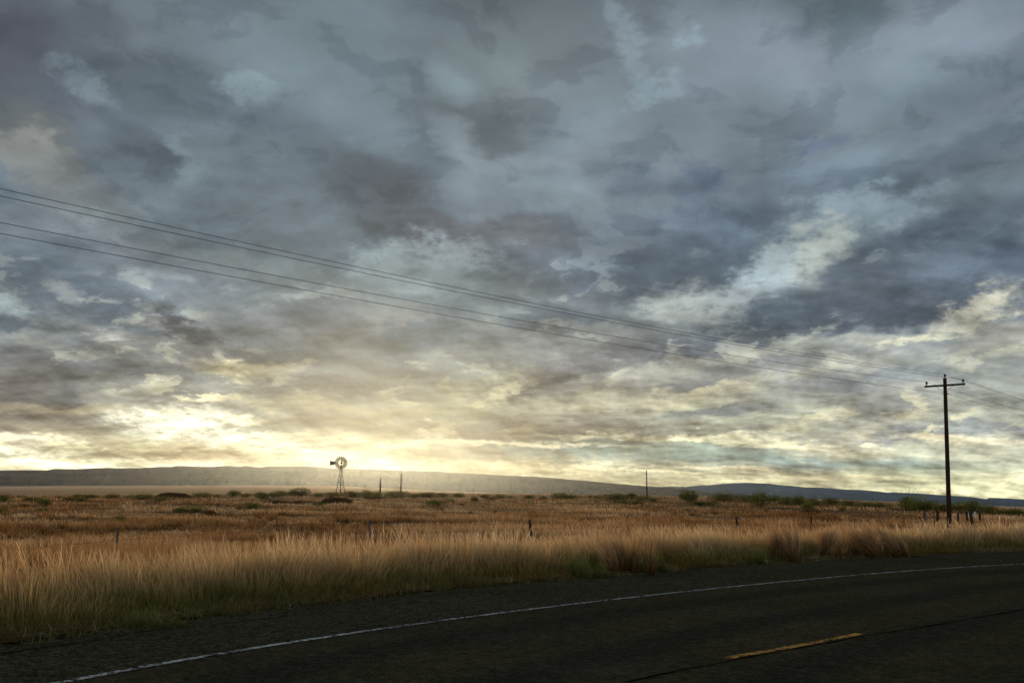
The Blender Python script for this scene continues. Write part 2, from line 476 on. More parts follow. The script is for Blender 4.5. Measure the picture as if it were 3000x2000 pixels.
LINE_PX = [(190,2000),(459,1949.5),(638,1914),(893,1875.5),(1186,1834.7),(1467,1797.7),(1806,1755),(2138,1719),(2393,1695.7),(2712,1668.9),(3000,1652.3)]
EDGE_PX = [(0,1896),(159,1874),(268,1855),(446,1836),(638,1806),(797,1786),(957,1769),(1148,1750),(1339,1729),(1500,1708),(1755,1689),(2023,1667),(2265,1651),(2584,1630),(2775,1622),(3000,1613)]
LINE = smooth_curve([ground0(*p) for p in LINE_PX], 60)
EDGE = smooth_curve([ground0(*p) for p in EDGE_PX], 60)

def curve_frame(C):
    T = np.gradient(C, axis=0); T /= np.linalg.norm(T, axis=1)[:, None]
    N = np.c_[-T[:, 1], T[:, 0]]          # left of travel = away from the camera, over the verge
    L = np.r_[0, np.cumsum(np.linalg.norm(np.diff(C, axis=0), axis=1))]
    return T, N, L
ET, EN, EL = curve_frame(EDGE)
def edge_at(l):
    return np.c_[np.interp(l, EL, EDGE[:, 0]), np.interp(l, EL, EDGE[:, 1])], np.c_[np.interp(l, EL, EN[:, 0]), np.interp(l, EL, EN[:, 1])]
# signed distance beyond the verge edge
_seg = EDGE
def sdist(X, Y):
    X = np.atleast_1d(np.asarray(X, float)); Y = np.atleast_1d(np.asarray(Y, float))
    out = np.empty(X.shape); Xf = X.ravel(); Yf = Y.ravel(); o = out.ravel()
    for a in range(0, len(Xf), 20000):
        dx = Xf[a:a + 20000, None] - _seg[None, :, 0]; dy = Yf[a:a + 20000, None] - _seg[None, :, 1]
        k = np.argmin(dx * dx + dy * dy, axis=1); r = np.arange(len(k))
        o[a:a + 20000] = dx[r, k] * EN[k, 0] + dy[r, k] * EN[k, 1]
    return o.reshape(X.shape)

# far terrain, keyed by azimuth: edge distance of the near field, its drop below eye level, foot of the range
_az = np.array([-900, 0, 400, 750, 1000, 1300, 1500, 1900, 2250, 2500, 3000, 3900.0])
_De = np.array([250, 260, 300, 350, 430, 500, 520, 460, 400, 350, 285, 270.0])
_dpe = np.array([33, 31, 25, 17, 10, 7.5, 6.5, 6.5, 12, 15, 30, 32.0])
_dpf = np.array([3, 2, -5, -10, -11, 0, 4, 6.5, 11, 15, 30, 30.0])
FOOT = 8500.0
def terrain(X, Y):
    X = np.asarray(X, float); Y = np.asarray(Y, float)
    r = np.hypot(X, Y); az = 1500 + FOC * np.tan(np.clip(np.arctan2(X, np.maximum(Y, 1e-3)), -.8, .8))
    De = np.interp(az, _az, _De); ze = 1.5 - np.interp(az, _az, _dpe) * De / FOC
    zf = 1.5 - np.interp(az, _az, _dpf) * FOOT / FOC
    s = sdist(X, Y)
    near = -0.8 * sst(2.0, 10, s) + 0.16 * (fbm(X * .12, Y * .12, 3) - .5) * sst(6, 16, s)
    near = np.where(s < 0, -0.03, near)
    field = near + (ze + 0.8) * sst(90, De * 1.0, r) + (fbm(X * .03 + 9, Y * .03, 3) - .5) * .5 * sst(60, 160, r)
    dip = -2.2 * sst(De, De * 1.5, r) * (1 - sst(De * 2.5, 4000, r))
    far = ze + (zf - ze) * np.clip((r - De) / (FOOT - De), 0, 1) + dip
    z = np.where(r > De, far + (fbm(X * .03 + 9, Y * .03, 3) - .5) * .5 * (1 - sst(De, De * 1.5, r)), field)
    return np.where(Y < 1, near, z)
def tz(x, y): return float(np.atleast_1d(terrain(np.array([x]), np.array([y])))[0])
def ray_ground(x, y, dmax=900):
    d = ray(x, y); D = np.concatenate([np.arange(9, 80, .25), np.arange(80, dmax, 1.5)])
    P = EYE[None] + d[None] * (D / d[1])[:, None]
    t = terrain(P[:, 0], P[:, 1]); hit = np.where(P[:, 2] <= t)[0]
    if len(hit) == 0: 
        k = np.argmin(P[:, 2] - t); return P[k, 0], P[k, 1], t[k]
    k = hit[0]; return P[k, 0], P[k, 1], t[k]

# ------------------------------------------------------------------ materials
def mat(name): 
    m_ = bpy.data.materials.new(name); m_.use_nodes = True; return m_, NT(m_.node_tree)
def principled(nt, color, rough=.8, spec=.3, metallic=0.0, normal=None, trans=None):
    p = nt.n.new('ShaderNodeBsdfPrincipled')
    nt.put(p.inputs['Base Color'], color); nt.put(p.inputs['Roughness'], rough)
    p.inputs['Specular IOR Level'].default_value = spec; nt.put(p.inputs['Metallic'], metallic)
    if normal is not None: nt.put(p.inputs['Normal'], normal)
    return p
def out(nt, sh, disp=None):
    o = nt.n.new('ShaderNodeOutputMaterial'); nt.l.new(sh, o.inputs[0])
def bump(nt, h, strength=.5, dist=.01):
    b = nt.n.new('ShaderNodeBump'); b.inputs['Strength'].default_value = strength; b.inputs['Distance'].default_value = dist
    nt.put(b.inputs['Height'], h); return b.outputs[0]

def asphalt_mat(name, base, tint2, contrast, spec=.0, tracks=False):
    m_, t = mat(name); p = t.pos()
    v1 = t.voro(p, 55.0); v2 = t.voro(p, 24.0, 'Color'); g = t.noise(p, 90, 4, .7); big = t.noise(p, 0.5, 4, .6); med = t.noise(p, 5, 5, .65)
    c = t.mix(t.rng(big, .3, .7), base, tint2)
    st = t.math('MULTIPLY', t.rng(v1, .1, .65, 1 + contrast, 1 - contrast * .8, 'LINEAR'), t.rng(t.sep(v2)[0], 0, 1, 1 - contrast * .7, 1 + contrast, 'LINEAR'))
    st = t.math('MULTIPLY', st, t.rng(med, .3, .7, .8, 1.2, 'LINEAR'))
    if tracks:
        ac = t.math('ADD', t.attr('across'), t.math('MULTIPLY', t.noise(p, .25, 3, .5), .5))
        tw = t.math('COSINE', t.math('MULTIPLY', t.math('ADD', ac, .85), 2 * math.pi / 1.85))
        c = t.mix(t.rng(tw, -.2, 1, 0, .75), c, (.050, .047, .036, 1))
        pt = t.noise(t.vmath('MULTIPLY', p, (.5, .9, 1)), .8, 2, .4)
        c = t.mix(t.rng(pt, .60, .64, 0, .35), c, (.085, .082, .064, 1))
    c = t.vmath('SCALE', c, scale=st)
    h = t.math('ADD', t.math('MULTIPLY', v1, -1.0), t.math('MULTIPLY', g, .6))
    d_ = t.n.new('ShaderNodeBsdfDiffuse'); t.put(d_.inputs[0], c); d_.inputs[1].default_value = 1.0; t.put(d_.inputs[2], bump(t, h, 1.0, .02))
    out(t, d_.outputs[0]); return m_
M = {}
M['shoulder'] = asphalt_mat('shoulder_asphalt', (.088, .084, .050, 1), (.068, .067, .040, 1), .7)
M['asphalt'] = asphalt_mat('asphalt', (.086, .078, .045, 1), (.070, .063, .038, 1), .45, tracks=True)

def paint_mat(name, col, wear):
    m_, t = mat(name); p = t.pos()
    a = t.noise(p, 13, 6, .8); b = t.noise(p, 1.6, 3, .6)
    f = t.rng(t.math('ADD', a, t.math('MULTIPLY', b, .3)), wear - .06, wear + .07)
    c = t.mix(f, (.045, .045, .038, 1), col)
    pr = principled(t, c, 1.0, .0, normal=bump(t, a, .6, .006)); out(t, pr.outputs[0]); return m_
M['white_paint'] = paint_mat('white_paint', (.72, .74, .75, 1), .655)
M['yellow_paint'] = paint_mat('yellow_paint', (.70, .40, .10, 1), .64)

# ground: brown litter close by, then dry plain
m_, t = mat('ground_soil'); p = t.pos()
ps = t.vmath('MULTIPLY', p, (1, 1, 0))
r = t.vmath('LENGTH', ps)
n = t.noise(p, .35, 6, .6); nf = t.noise(p, 6, 5, .7); nb = t.noise(t.vmath('MULTIPLY', p, (.012, .05, .0)), 1.0, 5, .6)
c1 = t.mix(t.rng(n, .35, .65), (.060, .034, .015, 1), (.13, .075, .034, 1))
c1 = t.mix(t.rng(nf, .4, .7, 0, .6), c1, (.045, .036, .018, 1))
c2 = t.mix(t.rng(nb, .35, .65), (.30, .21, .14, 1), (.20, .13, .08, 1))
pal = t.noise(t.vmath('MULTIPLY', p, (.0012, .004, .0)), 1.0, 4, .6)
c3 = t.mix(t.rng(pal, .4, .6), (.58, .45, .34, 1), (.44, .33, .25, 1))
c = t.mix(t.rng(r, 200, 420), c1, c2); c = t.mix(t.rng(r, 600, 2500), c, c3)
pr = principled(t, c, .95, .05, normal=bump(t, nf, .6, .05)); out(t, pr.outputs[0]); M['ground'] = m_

def blade_mat(name, stops, trans=.45, jitter=.25, tipvar=None):
    m_, t = mat(name)
    tt = t.attr('along'); rn = t.attr('rand')
    c = t.ramp(tt, stops)
    if tipvar: c = t.mix(t.rng(rn, .55, .95, 0, 1), c, tipvar)
    patch = t.noise(t.vmath('MULTIPLY', t.pos(), (1, 1, 0)), .45, 3, .6)
    k = t.math('ADD', 1 - jitter, t.math('MULTIPLY', t.attr('shade'), 2 * jitter))
    k = t.math('MULTIPLY', k, t.rng(patch, .3, .7, .75, 1.2, 'LINEAR'))
    rus = t.noise(t.vmath('MULTIPLY', t.pos(), (1, 1, 0)), .22, 4, .6)
    c = t.vmath('MULTIPLY', c, t.mix(t.rng(rus, .50, .66), (1, 1, 1, 1), (.82, .68, .52, 1)))
    c = t.vmath('SCALE', c, scale=k)
    d = t.n.new('ShaderNodeBsdfDiffuse'); t.put(d.inputs[0], c)
    tr = t.n.new('ShaderNodeBsdfTranslucent'); t.put(tr.inputs[0], c)
    mx = t.n.new('ShaderNodeMixShader'); mx.inputs[0].default_value = trans
    t.l.new(d.outputs[0], mx.inputs[1]); t.l.new(tr.outputs[0], mx.inputs[2]); out(t, mx.outputs[0]); return m_
# plant colour along the stem: green foot, tawny stalk, pale seed head
M['tall_grass'] = blade_mat('tall_grass', [(0, (.12, .10, .032, 1)), (.22, (.21, .165, .055, 1)), (.42, (.42, .30, .14, 1)), (.70, (.68, .50, .28, 1)), (1, (.84, .66, .42, 1))], .5, .38)
M['green_grass'] = blade_mat('green_grass', [(0, (.05, .055, .016, 1)), (.5, (.12, .13, .035, 1)), (1, (.26, .24, .08, 1))], .4, .35)
M['brown_grass'] = blade_mat('brown_grass', [(0, (.06, .045, .016, 1)), (.5, (.22, .125, .045, 1)), (1, (.66, .45, .25, 1))], .45, .3)
M['weed'] = blade_mat('dry_weed', [(0, (.05, .03, .016, 1)), (1, (.26, .14, .08, 1))], .3, .35)
# field grass: colour by patch (rust, brown, straw)
m_, t = mat('field_grass')
pp = t.vmath('MULTIPLY', t.pos(), (.045, .11, 0)); pt = t.noise(pp, 1.0, 5, .62); pt2 = t.noise(t.vmath('MULTIPLY', t.pos(), (.25, .4, 0)), 1.0, 4, .6)
v = t.math('ADD', t.math('MULTIPLY', pt, .75), t.math('MULTIPLY', pt2, .25))
c = t.ramp(v, [(.40, (.13, .060, .022, 1)), (.455, (.31, .160, .062, 1)), (.51, (.47, .285, .13, 1)), (.555, (.66, .46, .25, 1)), (.63, (.82, .66, .44, 1))])
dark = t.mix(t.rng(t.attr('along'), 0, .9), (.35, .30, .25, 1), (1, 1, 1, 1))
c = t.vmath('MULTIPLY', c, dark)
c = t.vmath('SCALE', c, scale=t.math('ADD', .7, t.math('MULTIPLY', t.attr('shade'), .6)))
d = t.n.new('ShaderNodeBsdfDiffuse'); t.put(d.inputs[0], c); tr = t.n.new('ShaderNodeBsdfTranslucent'); t.put(tr.inputs[0], c)
mx = t.n.new('ShaderNodeMixShader'); mx.inputs[0].default_value = .4
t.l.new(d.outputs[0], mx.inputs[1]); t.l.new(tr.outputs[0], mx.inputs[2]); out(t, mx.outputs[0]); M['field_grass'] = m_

def leaf_mat(name, a, b, trans=.3):
    m_, t = mat(name)
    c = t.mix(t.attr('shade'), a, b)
    d = t.n.new('ShaderNodeBsdfDiffuse'); t.put(d.inputs[0], c); tr = t.n.new('ShaderNodeBsdfTranslucent'); t.put(tr.inputs[0], c)
    mx = t.n.new('ShaderNodeMixShader'); mx.inputs[0].default_value = trans
    t.l.new(d.outputs[0], mx.inputs[1]); t.l.new(tr.outputs[0], mx.inputs[2]); out(t, mx.outputs[0]); return m_
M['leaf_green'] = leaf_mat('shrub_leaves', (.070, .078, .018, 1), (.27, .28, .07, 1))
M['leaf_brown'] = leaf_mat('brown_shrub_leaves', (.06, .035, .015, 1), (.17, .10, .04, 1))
def plain(name, col, rough=.8, spec=.2, metallic=0.0, var=.4, scale=6.0, bs=.3, stretch=(1, 1, 1), bd=.02):
    m_, t = mat(name); p = t.vmath('MULTIPLY', t.objco(), stretch)
    n_ = t.noise(p, scale, 6, .65)
    c = t.vmath('SCALE', col[:3], scale=t.rng(n_, .25, .75, 1 - var, 1 + var, 'LINEAR'))
    pr = principled(t, c, rough, spec, metallic, bump(t, n_, bs, bd)); out(t, pr.outputs[0]); return m_
M['twig'] = plain('twigs', (.05, .035, .022))
M['pole_wood'] = plain('creosoted_wood', (.030, .015, .008), .9, .08, var=.5, scale=5, bs=.6, stretch=(6, 6, .5))
M['post_wood'] = plain('weathered_post_wood', (.085, .080, .070), .9, .1, var=.5, scale=8, bs=.8, stretch=(5, 5, .8))
M['dark_post'] = plain('dark_post_wood', (.030, .026, .022), .9, .1, var=.5, scale=8, bs=.8, stretch=(5, 5, .8))
M['rust'] = plain('rusty_steel', (.17, .045, .022), .8, .2, var=.4, scale=20)
M['galv'] = plain('galvanised_steel', (.009, .009, .008), .9, .0, .0, var=.3, scale=4)
M['blade_steel'] = plain('dark_blade_steel', (.005, .005, .004), .9, .0, 0.0, var=.4, scale=3)
M['vane'] = plain('vane_steel', (.030, .030, .016), .8, .1, 0.0, var=.5, scale=2)
M['ceramic'] = plain('brown_glazed_porcelain', (.030, .020, .012), .3, .5, var=.2)
M['wire'] = plain('wire_metal', (.030, .030, .026), .6, .3, .3, var=.1)
M['transformer'] = plain('transformer_grey', (.09, .09, .085), .6, .3, var=.2)

# hills
def hill_mat(name, a, b, cc):
    m_, t = mat(name); p = t.pos()
    n_ = t.noise(t.vmath('MULTIPLY', p, (.0015, .0015, .012)), 1.0, 7, .6, .5); n2 = t.noise(p, .012, 6, .65)
    c = t.mix(t.rng(n_, .35, .65), a, b); c = t.mix(t.rng(n2, .5, .75, 0, .7), c, cc)
    pr = principled(t, c, .95, .05, normal=bump(t, n2, .9, 14)); out(t, pr.outputs[0]); return m_
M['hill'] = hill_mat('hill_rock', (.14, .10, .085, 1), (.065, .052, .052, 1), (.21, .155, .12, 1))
M['mesa'] = hill_mat('mesa_rock_haze_tint', (.14, .20, .26, 1), (.09, .135, .185, 1), (.21, .235, .255, 1))  # blue of the distant air is painted into the rock colour

# ------------------------------------------------------------------ ground
def build_ground():
    rs = np.concatenate([np.linspace(2, 60, 150), np.geomspace(61, 600, 130), np.geomspace(620, 26000, 70)])
    th = np.radians(np.concatenate([np.linspace(-180, -34, 60, endpoint=False), np.linspace(-34, 34, 330), np.linspace(34, 180, 60)[1:]]))
    R_, T_ = np.meshgrid(rs, th, indexing='ij'); X = R_ * np.sin(T_); Y = R_ * np.cos(T_)
    Z = np.where(Y > 3, terrain(X, np.maximum(Y, 3)), np.where(R_ < 80, -0.03, -0.8))
    Z = np.where((Y <= 3), -0.03 - 0.77 * sst(12, 90, R_), Z)
    V = np.stack([X, Y, Z], -1).reshape(-1, 3)
    nr, nt_ = R_.shape
    i = np.arange(nr - 1)[:, None]; j = np.arange(nt_ - 1)[None]
    a = (i * nt_ + j); F = np.stack([a, a + 1, a + nt_ + 1, a + nt_], -1).reshape(-1, 4)
    V = np.vstack([V, [[0, 0, -0.03]]])
    me = new_mesh('ground', V, F, M['ground'], True)
    o = link('ground', me); o['kind'] = 'structure'
    # close the hole under the camera
    mb = MB(); n_ = 48
    mb.add([(2.3 * math.sin(2 * math.pi * k / n_), 2.3 * math.cos(2 * math.pi * k / n_), -0.026) for k in range(n_)], [tuple(range(n_))[::-1]])
    g = mb.build('ground', M['ground']); g['kind'] = 'structure'
build_ground()

def ribbon(name, C, offs, z, material, jit=0.0, jit_side=0):
    T, N, L = curve_frame(C)
    V = []; F = []
    k = len(offs)
    for i in range(len(C)):
        for q, o_ in enumerate(offs):
            oo = o_
            if jit and q == jit_side: oo = o_ + jit * (float(fbm(L[i] * .9, 3.3, 4)) - .5) * 2
            V.append((C[i, 0] + N[i, 0] * oo, C[i, 1] + N[i, 1] * oo, z if not callable(z) else z(o_)))
    for i in range(len(C) - 1):
        for q in range(k - 1): F.append((i * k + q, (i + 1) * k + q, (i + 1) * k + q + 1, i * k + q + 1))
    o = link(name, new_mesh(name, V, F, material, False, {'across': np.tile(np.array(offs, float), len(C))})); o['kind'] = 'structure'; return o
def resample(C, step):
    L = np.r_[0, np.cumsum(np.linalg.norm(np.diff(C, axis=0), axis=1))]
    l = np.arange(0, L[-1], step); return np.c_[np.interp(l, L, C[:, 0]), np.interp(l, L, C[:, 1])]
FE = resample(EDGE[:-30], .25)
ribbon('road_shoulder', FE, [-16, -8, -3, 0.25], 0.0, M['shoulder'], .16, 3)
# the two travel lanes lie on top, from the white line towards the photographer
FL = resample(LINE[:-30], .5)
# centre line = seam curve, parallel to the white line
cen = ground0(2325, 1893)
dd = LINE - cen; k0 = int(np.argmin((dd ** 2).sum(1))); LT, LN, LL = curve_frame(LINE)
lane_w = float(abs((dd[k0] * LN[k0]).sum()))
ribbon('road', FL, list(np.arange(-2 * lane_w, -.3, .3)) + [-.10], 0.004, M['asphalt'])
# white edge line, with bumps of thermoplastic that break it up
def paint(name, l0, l1, off, wdt, material, z=.010, gaps=0.0):
    T, N, L = curve_frame(LINE)
    s = np.arange(l0, l1, .06); V = []; F = []
    for i, l in enumerate(s):
        c = np.array([np.interp(l, L, LINE[:, 0]), np.interp(l, L, LINE[:, 1])]); n_ = np.array([np.interp(l, L, N[:, 0]), np.interp(l, L, N[:, 1])])
        w1 = wdt / 2 * (1 + .35 * (float(fbm(l * 4, 1.7, 3)) - .5)); w2 = wdt / 2 * (1 + .35 * (float(fbm(l * 4, 9.7, 3)) - .5))
        a = c + n_ * (off - w1); b = c + n_ * (off + w2)
        V += [(a[0], a[1], z), (b[0], b[1], z)]
        if i and not (gaps and float(fbm(l * 2.2, 4.4, 2)) < gaps): F.append((2 * i - 2, 2 * i, 2 * i + 1, 2 * i - 1))
    o = link(name, new_mesh(name, V, F, material)); o['kind'] = 'structure'; return o
paint('road_edge_line', 4, float(LL[-31]), 0.0, .09, M['white_paint'])
ca, cb = ground0(2130, 1929), ground0(2520, 1857)
def par(c):
    dd_ = LINE - c; k = int(np.argmin((dd_ ** 2).sum(1))); return LL[k] - float((dd_[k] * LT[k]).sum()), -float((dd_[k] * LN[k]).sum())
pa, pb = par(ca), par(cb)
def centre_dash():
    s = np.linspace(0, 1, 50); V = []; F = []
    A = np.array(ca); B = np.array(cb); d_ = (B - A) / np.linalg.norm(B - A); n_ = np.array([-d_[1], d_[0]])
    for i, q in enumerate(s):
        c = A + (B - A) * q - n_ * 0.25 * 4 * q * (1 - q) * .1
        w_ = .052 * (1 + .4 * (float(fbm(q * 30, 2.2, 3)) - .5))
        V += [(*(c - n_ * w_), .010), (*(c + n_ * w_), .010)]
        if i: F.append((2 * i - 2, 2 * i, 2 * i + 1, 2 * i - 1))
    o = link('road_centre_dash', new_mesh('road_centre_dash', V, F, M['yellow_paint'])); o['kind'] = 'structure'
centre_dash()
# dark joint beside the centre dash and a few cracks on the shoulder
M['crack'] = plain('tar_joint', (.004, .004, .003), 1.0, .0)
def crack(pts_px, w0, z=.0085, wob=.03):
    P = np.array([ground0(*p) for p in pts_px]); C = resample(P, .12)
    C = C + np.c_[fbm(np.arange(len(C)) * .25, 1.1 + w0 * 100, 3) - .5, fbm(np.arange(len(C)) * .25, 7.7, 3) - .5] * wob * 2
    V = []; F = []; T = np.gradient(C, axis=0); T /= np.linalg.norm(T, axis=1)[:, None]
    for i in range(len(C)):
        w_ = w0 * (.3 + 1.2 * float(vn(i * .35, w0 * 77))); n_ = np.array([-T[i, 1], T[i, 0]])
        V += [(*(C[i] - n_ * w_), z), (*(C[i] + n_ * w_), z)]
        if i: F.append((2 * i - 2, 2 * i, 2 * i + 1, 2 * i - 1))
    o = link('road_crack', new_mesh('road_crack', V, F, M['crack'])); o['kind'] = 'structure'
crack([(1840, 1999), (2000, 1963), (2140, 1936), (2330, 1902), (2530, 1864), (2700, 1838), (3000, 1786)], .016)
crack([(1865, 1688), (1960, 1686.5), (2030, 1687)], .020, z=.0045, wob=.06)
crack([(2660, 1629), (2760, 1638), (2860, 1643)], .03, z=.0045, wob=.08)
crack([(0, 1916), (200, 1886), (400, 1853), (700, 1822), (860, 1801)], .014, z=.0045, wob=.10)

# ------------------------------------------------------------------ grass builder
def blades(base, h, lean, width, segs=3, taper=.25, head=0.0, curl=.5, face=None):
    """base (n,3), h (n,), lean (n,2) horizontal tip offset, width (n,). returns V,F,attrs"""
    n_ = len(base); k = segs + 1
    t_ = np.linspace(0, 1, k)
    ang = RNG.random(n_) * np.pi if face is None else face
    side = np.c_[np.cos(ang), np.sin(ang), np.zeros(n_)]
    V = np.empty((n_, k, 2, 3))
    for i, q in enumerate(t_):
        c = base.copy(); bend = q ** (1 + curl)
        c[:, 0] += lean[:, 0] * bend; c[:, 1] += lean[:, 1] * bend
        ll = np.hypot(lean[:, 0], lean[:, 1]); c[:, 2] += h * q * (1 - .25 * np.clip(ll / h, 0, 1.2) ** 2 * q)
        w_ = width * (1 - (1 - taper) * q)
        if head: w_ = w_ * (1 + head * np.exp(-((q - .80) / .16) ** 2))
        V[:, i, 0] = c - side * w_[:, None] / 2; V[:, i, 1] = c + side * w_[:, None] / 2
    idx = (np.arange(n_) * k * 2)[:, None] + (np.arange(segs) * 2)[None]
    F = np.stack([idx, idx + 1, idx + 3, idx + 2], -1).reshape(-1, 4)
    al = np.repeat(np.tile(t_, (n_, 1))[:, :, None], 2, 2).ravel()
    return V.reshape(-1, 3), F, al
def stuff(name, parts, material, label, cat):
    V = []; F = []; al = []; sh = []; rn = []; b = 0
    for (v, f, a, s, r) in parts:
        V.append(v); F.append(f + b); b += len(v); al.append(a); sh.append(s); rn.append(r)
    me = new_mesh(name, np.vstack(V), np.vstack(F), material, False, {'along': np.concatenate(al), 'shade': np.concatenate(sh), 'rand': np.concatenate(rn)})
    o = link(name, me); o['kind'] = 'stuff'; tag(o, label, cat); return o
def rep(a, v): return np.repeat(a, len(v) // len(a))

def verge_grass():
    parts = []
    Lmax = EL[-1]
    l_vis0 = EL[20] - 9
    # tussocks, each a fan of stems
    l = []; s = []
    for (s0, s1, dens, lmax) in ((.05, 2.6, 10, 75), (2.6, 5.0, 6.0, 85), (5.0, 8, 2.0, 90)):
        n_ = int((lmax) * (s1 - s0) * dens); l.append(l_vis0 + RNG.random(n_) * lmax); s.append(s0 + (s1 - s0) * RNG.random(n_))
    l = np.concatenate(l); s = np.concatenate(s)
    c, nn = edge_at(l); c = c + nn * s[:, None]
    D = np.hypot(c[:, 0], c[:, 1])
    keep = (c[:, 1] > 4) & (np.abs(c[:, 0] / c[:, 1]) < .56)
    c = c[keep]; s = s[keep]; D = D[keep]; n_ = len(c)
    dens = fbm(c[:, 0] * .45, c[:, 1] * .45, 3)
    hmul = (.38 + .74 * fbm(c[:, 0] * .42 + 40, c[:, 1] * .42, 4)) * (.70 + .5 * RNG.random(n_))
    front = sst(0, 1.5, s)
    hh = (.22 + .58 * front) * hmul * (1 - .3 * sst(4, 8, s))
    ns = (64 * np.clip(16 / D, .35, 1.1) * (.6 + .9 * dens)).astype(int)
    idx = np.repeat(np.arange(n_), ns); m_ = len(idx)
    rad = .10 + .08 * RNG.random(m_); a = RNG.random(m_) * 2 * np.pi; rr = np.sqrt(RNG.random(m_))
    bx = c[idx, 0] + np.cos(a) * rr * rad * 1.6; by = c[idx, 1] + np.sin(a) * rr * rad * 1.6
    bz = terrain(bx, by) - .02
    h = hh[idx] * (.45 + .75 * RNG.random(m_) ** 1.1)
    # wind lean towards the left, varied by patches
    wind = (fbm(bx * .35 + 7, by * .35, 3) - .30) * 1.1
    tl = RNG.normal(size=(n_, 2)) * .16
    lean = (np.c_[np.cos(a) * rr * .26 - wind * .55, np.sin(a) * rr * .26] + tl[idx]) * h[:, None] + RNG.normal(size=(m_, 2)) * .05
    wd = .0054 * np.clip(D[idx] / 15, .8, 3.0) * (.7 + .6 * RNG.random(m_))
    V, F, al = blades(np.c_[bx, by, bz], h, lean, wd, 4, .35, 1.5, .6)
    # colour follows real height so short stems stay green-brown
    hr = np.clip(h / (.85), .25, 1.05)
    al2 = al * rep(hr, V)
    tsh = RNG.random(n_)
    parts.append((V, F, al2, rep(.55 * tsh[idx] + .45 * RNG.random(m_), V), rep(RNG.random(m_), V)))
    print('verge stems', m_)
    return stuff('verge_grass', parts, M['tall_grass'], 'tall pale seeding grass with green feet along the far road edge', 'grass')
verge_grass()

def low_green():
    n_ = 46000
    l = EL[20] - 9 + RNG.random(n_) * 80; s = -.12 + 1.5 * RNG.random(n_) ** 1.3
    c, nn = edge_at(l); c = c + nn * s[:, None]
    patch = fbm(c[:, 0] * .9 + 3, c[:, 1] * .9, 3)
    k = (c[:, 1] > 4) & (np.abs(c[:, 0] / c[:, 1]) < .56) & (patch + .12 * RNG.random(n_) > .44)
    c = c[k]; s = s[k]; n_ = len(c); D = np.hypot(*c.T)
    h = (.06 + .22 * sst(-.1, 1.0, s)) * (.5 + RNG.random(n_))
    lean = RNG.normal(size=(n_, 2)) * .09
    wd = .007 * np.clip(D / 15, .8, 2.6)
    V, F, al = blades(np.c_[c, terrain(c[:, 0], c[:, 1]) - .01], h, lean, wd, 2, .3, 0, .8)
    return stuff('low_green_grass', [(V, F, al, rep(RNG.random(n_), V), rep(RNG.random(n_), V))], M['green_grass'], 'low dark green grass and weeds at the foot of the verge', 'grass')
low_green()
M['straw'] = blade_mat('fallen_straw', [(0, (.20, .14, .07, 1)), (1, (.48, .36, .21, 1))], .2, .45)
def litter():
    n_ = 14000
    l = EL[20] - 9 + RNG.random(n_) * 75; s = -.30 + .95 * RNG.random(n_) ** .8
    c, nn = edge_at(l); c = c + nn * s[:, None]
    patch = fbm(c[:, 0] * 1.3 + 13, c[:, 1] * 1.3, 3); k = (c[:, 1] > 4) & (np.abs(c[:, 0] / c[:, 1]) < .56) & (patch > .50)
    c = c[k]; n_ = len(c); D = np.hypot(*c.T)
    lean = RNG.normal(size=(n_, 2)) * .22
    V, F, al = blades(np.c_[c, terrain(c[:, 0], c[:, 1]) + .035], .02 + .09 * RNG.random(n_), lean, .006 * np.clip(D / 13, .8, 2.4), 2, .5, 0, .1)
    V[:, 2] = np.maximum(V[:, 2], .012)
    return stuff('fallen_straw', [(V, F, al, rep(RNG.random(n_), V), rep(RNG.random(n_), V))], M['straw'], 'pale fallen straw lying along the ragged asphalt edge', 'straw')
litter()

def field_grass():
    n_ = 330000
    D = 20 * (1 / (1 - RNG.random(n_) * (1 - (20 / 620) ** .55))) ** (1 / .55)
    az = np.radians(-25.5 + 51 * RNG.random(n_))
    x = D * np.tan(az); y = D
    s = sdist(x, y)
    k = (s > 6.5)
    x = x[k]; y = y[k]; D = D[k]; n_ = len(x)
    fade = 1 - sst(260, 620, np.hypot(x, y)) * .7
    tall = fbm(x * .10 + 31, y * .10, 4)
    k = RNG.random(n_) < fade * (.55 + .45 * sst(.35, .6, tall)); x = x[k]; y = y[k]; D = D[k]; tall = tall[k]; n_ = len(x)
    sb = sdist(x, y); h = (.16 + .42 * sst(.40, .72, tall) + .40 * (1 - sst(14, 38, sb))) * (.6 + .6 * RNG.random(n_))
    wd = np.clip(.011 * D / 25, .009, .20)
    lean = RNG.normal(size=(n_, 2)) * (.13 + .25 * h[:, None]) * np.array([1, .6]) - np.c_[h * .12, h * 0]
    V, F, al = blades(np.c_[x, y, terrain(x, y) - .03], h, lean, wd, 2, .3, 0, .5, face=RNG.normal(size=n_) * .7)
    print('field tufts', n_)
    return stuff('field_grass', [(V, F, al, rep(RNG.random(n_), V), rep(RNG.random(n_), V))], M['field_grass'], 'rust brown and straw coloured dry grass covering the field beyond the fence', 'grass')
field_grass()

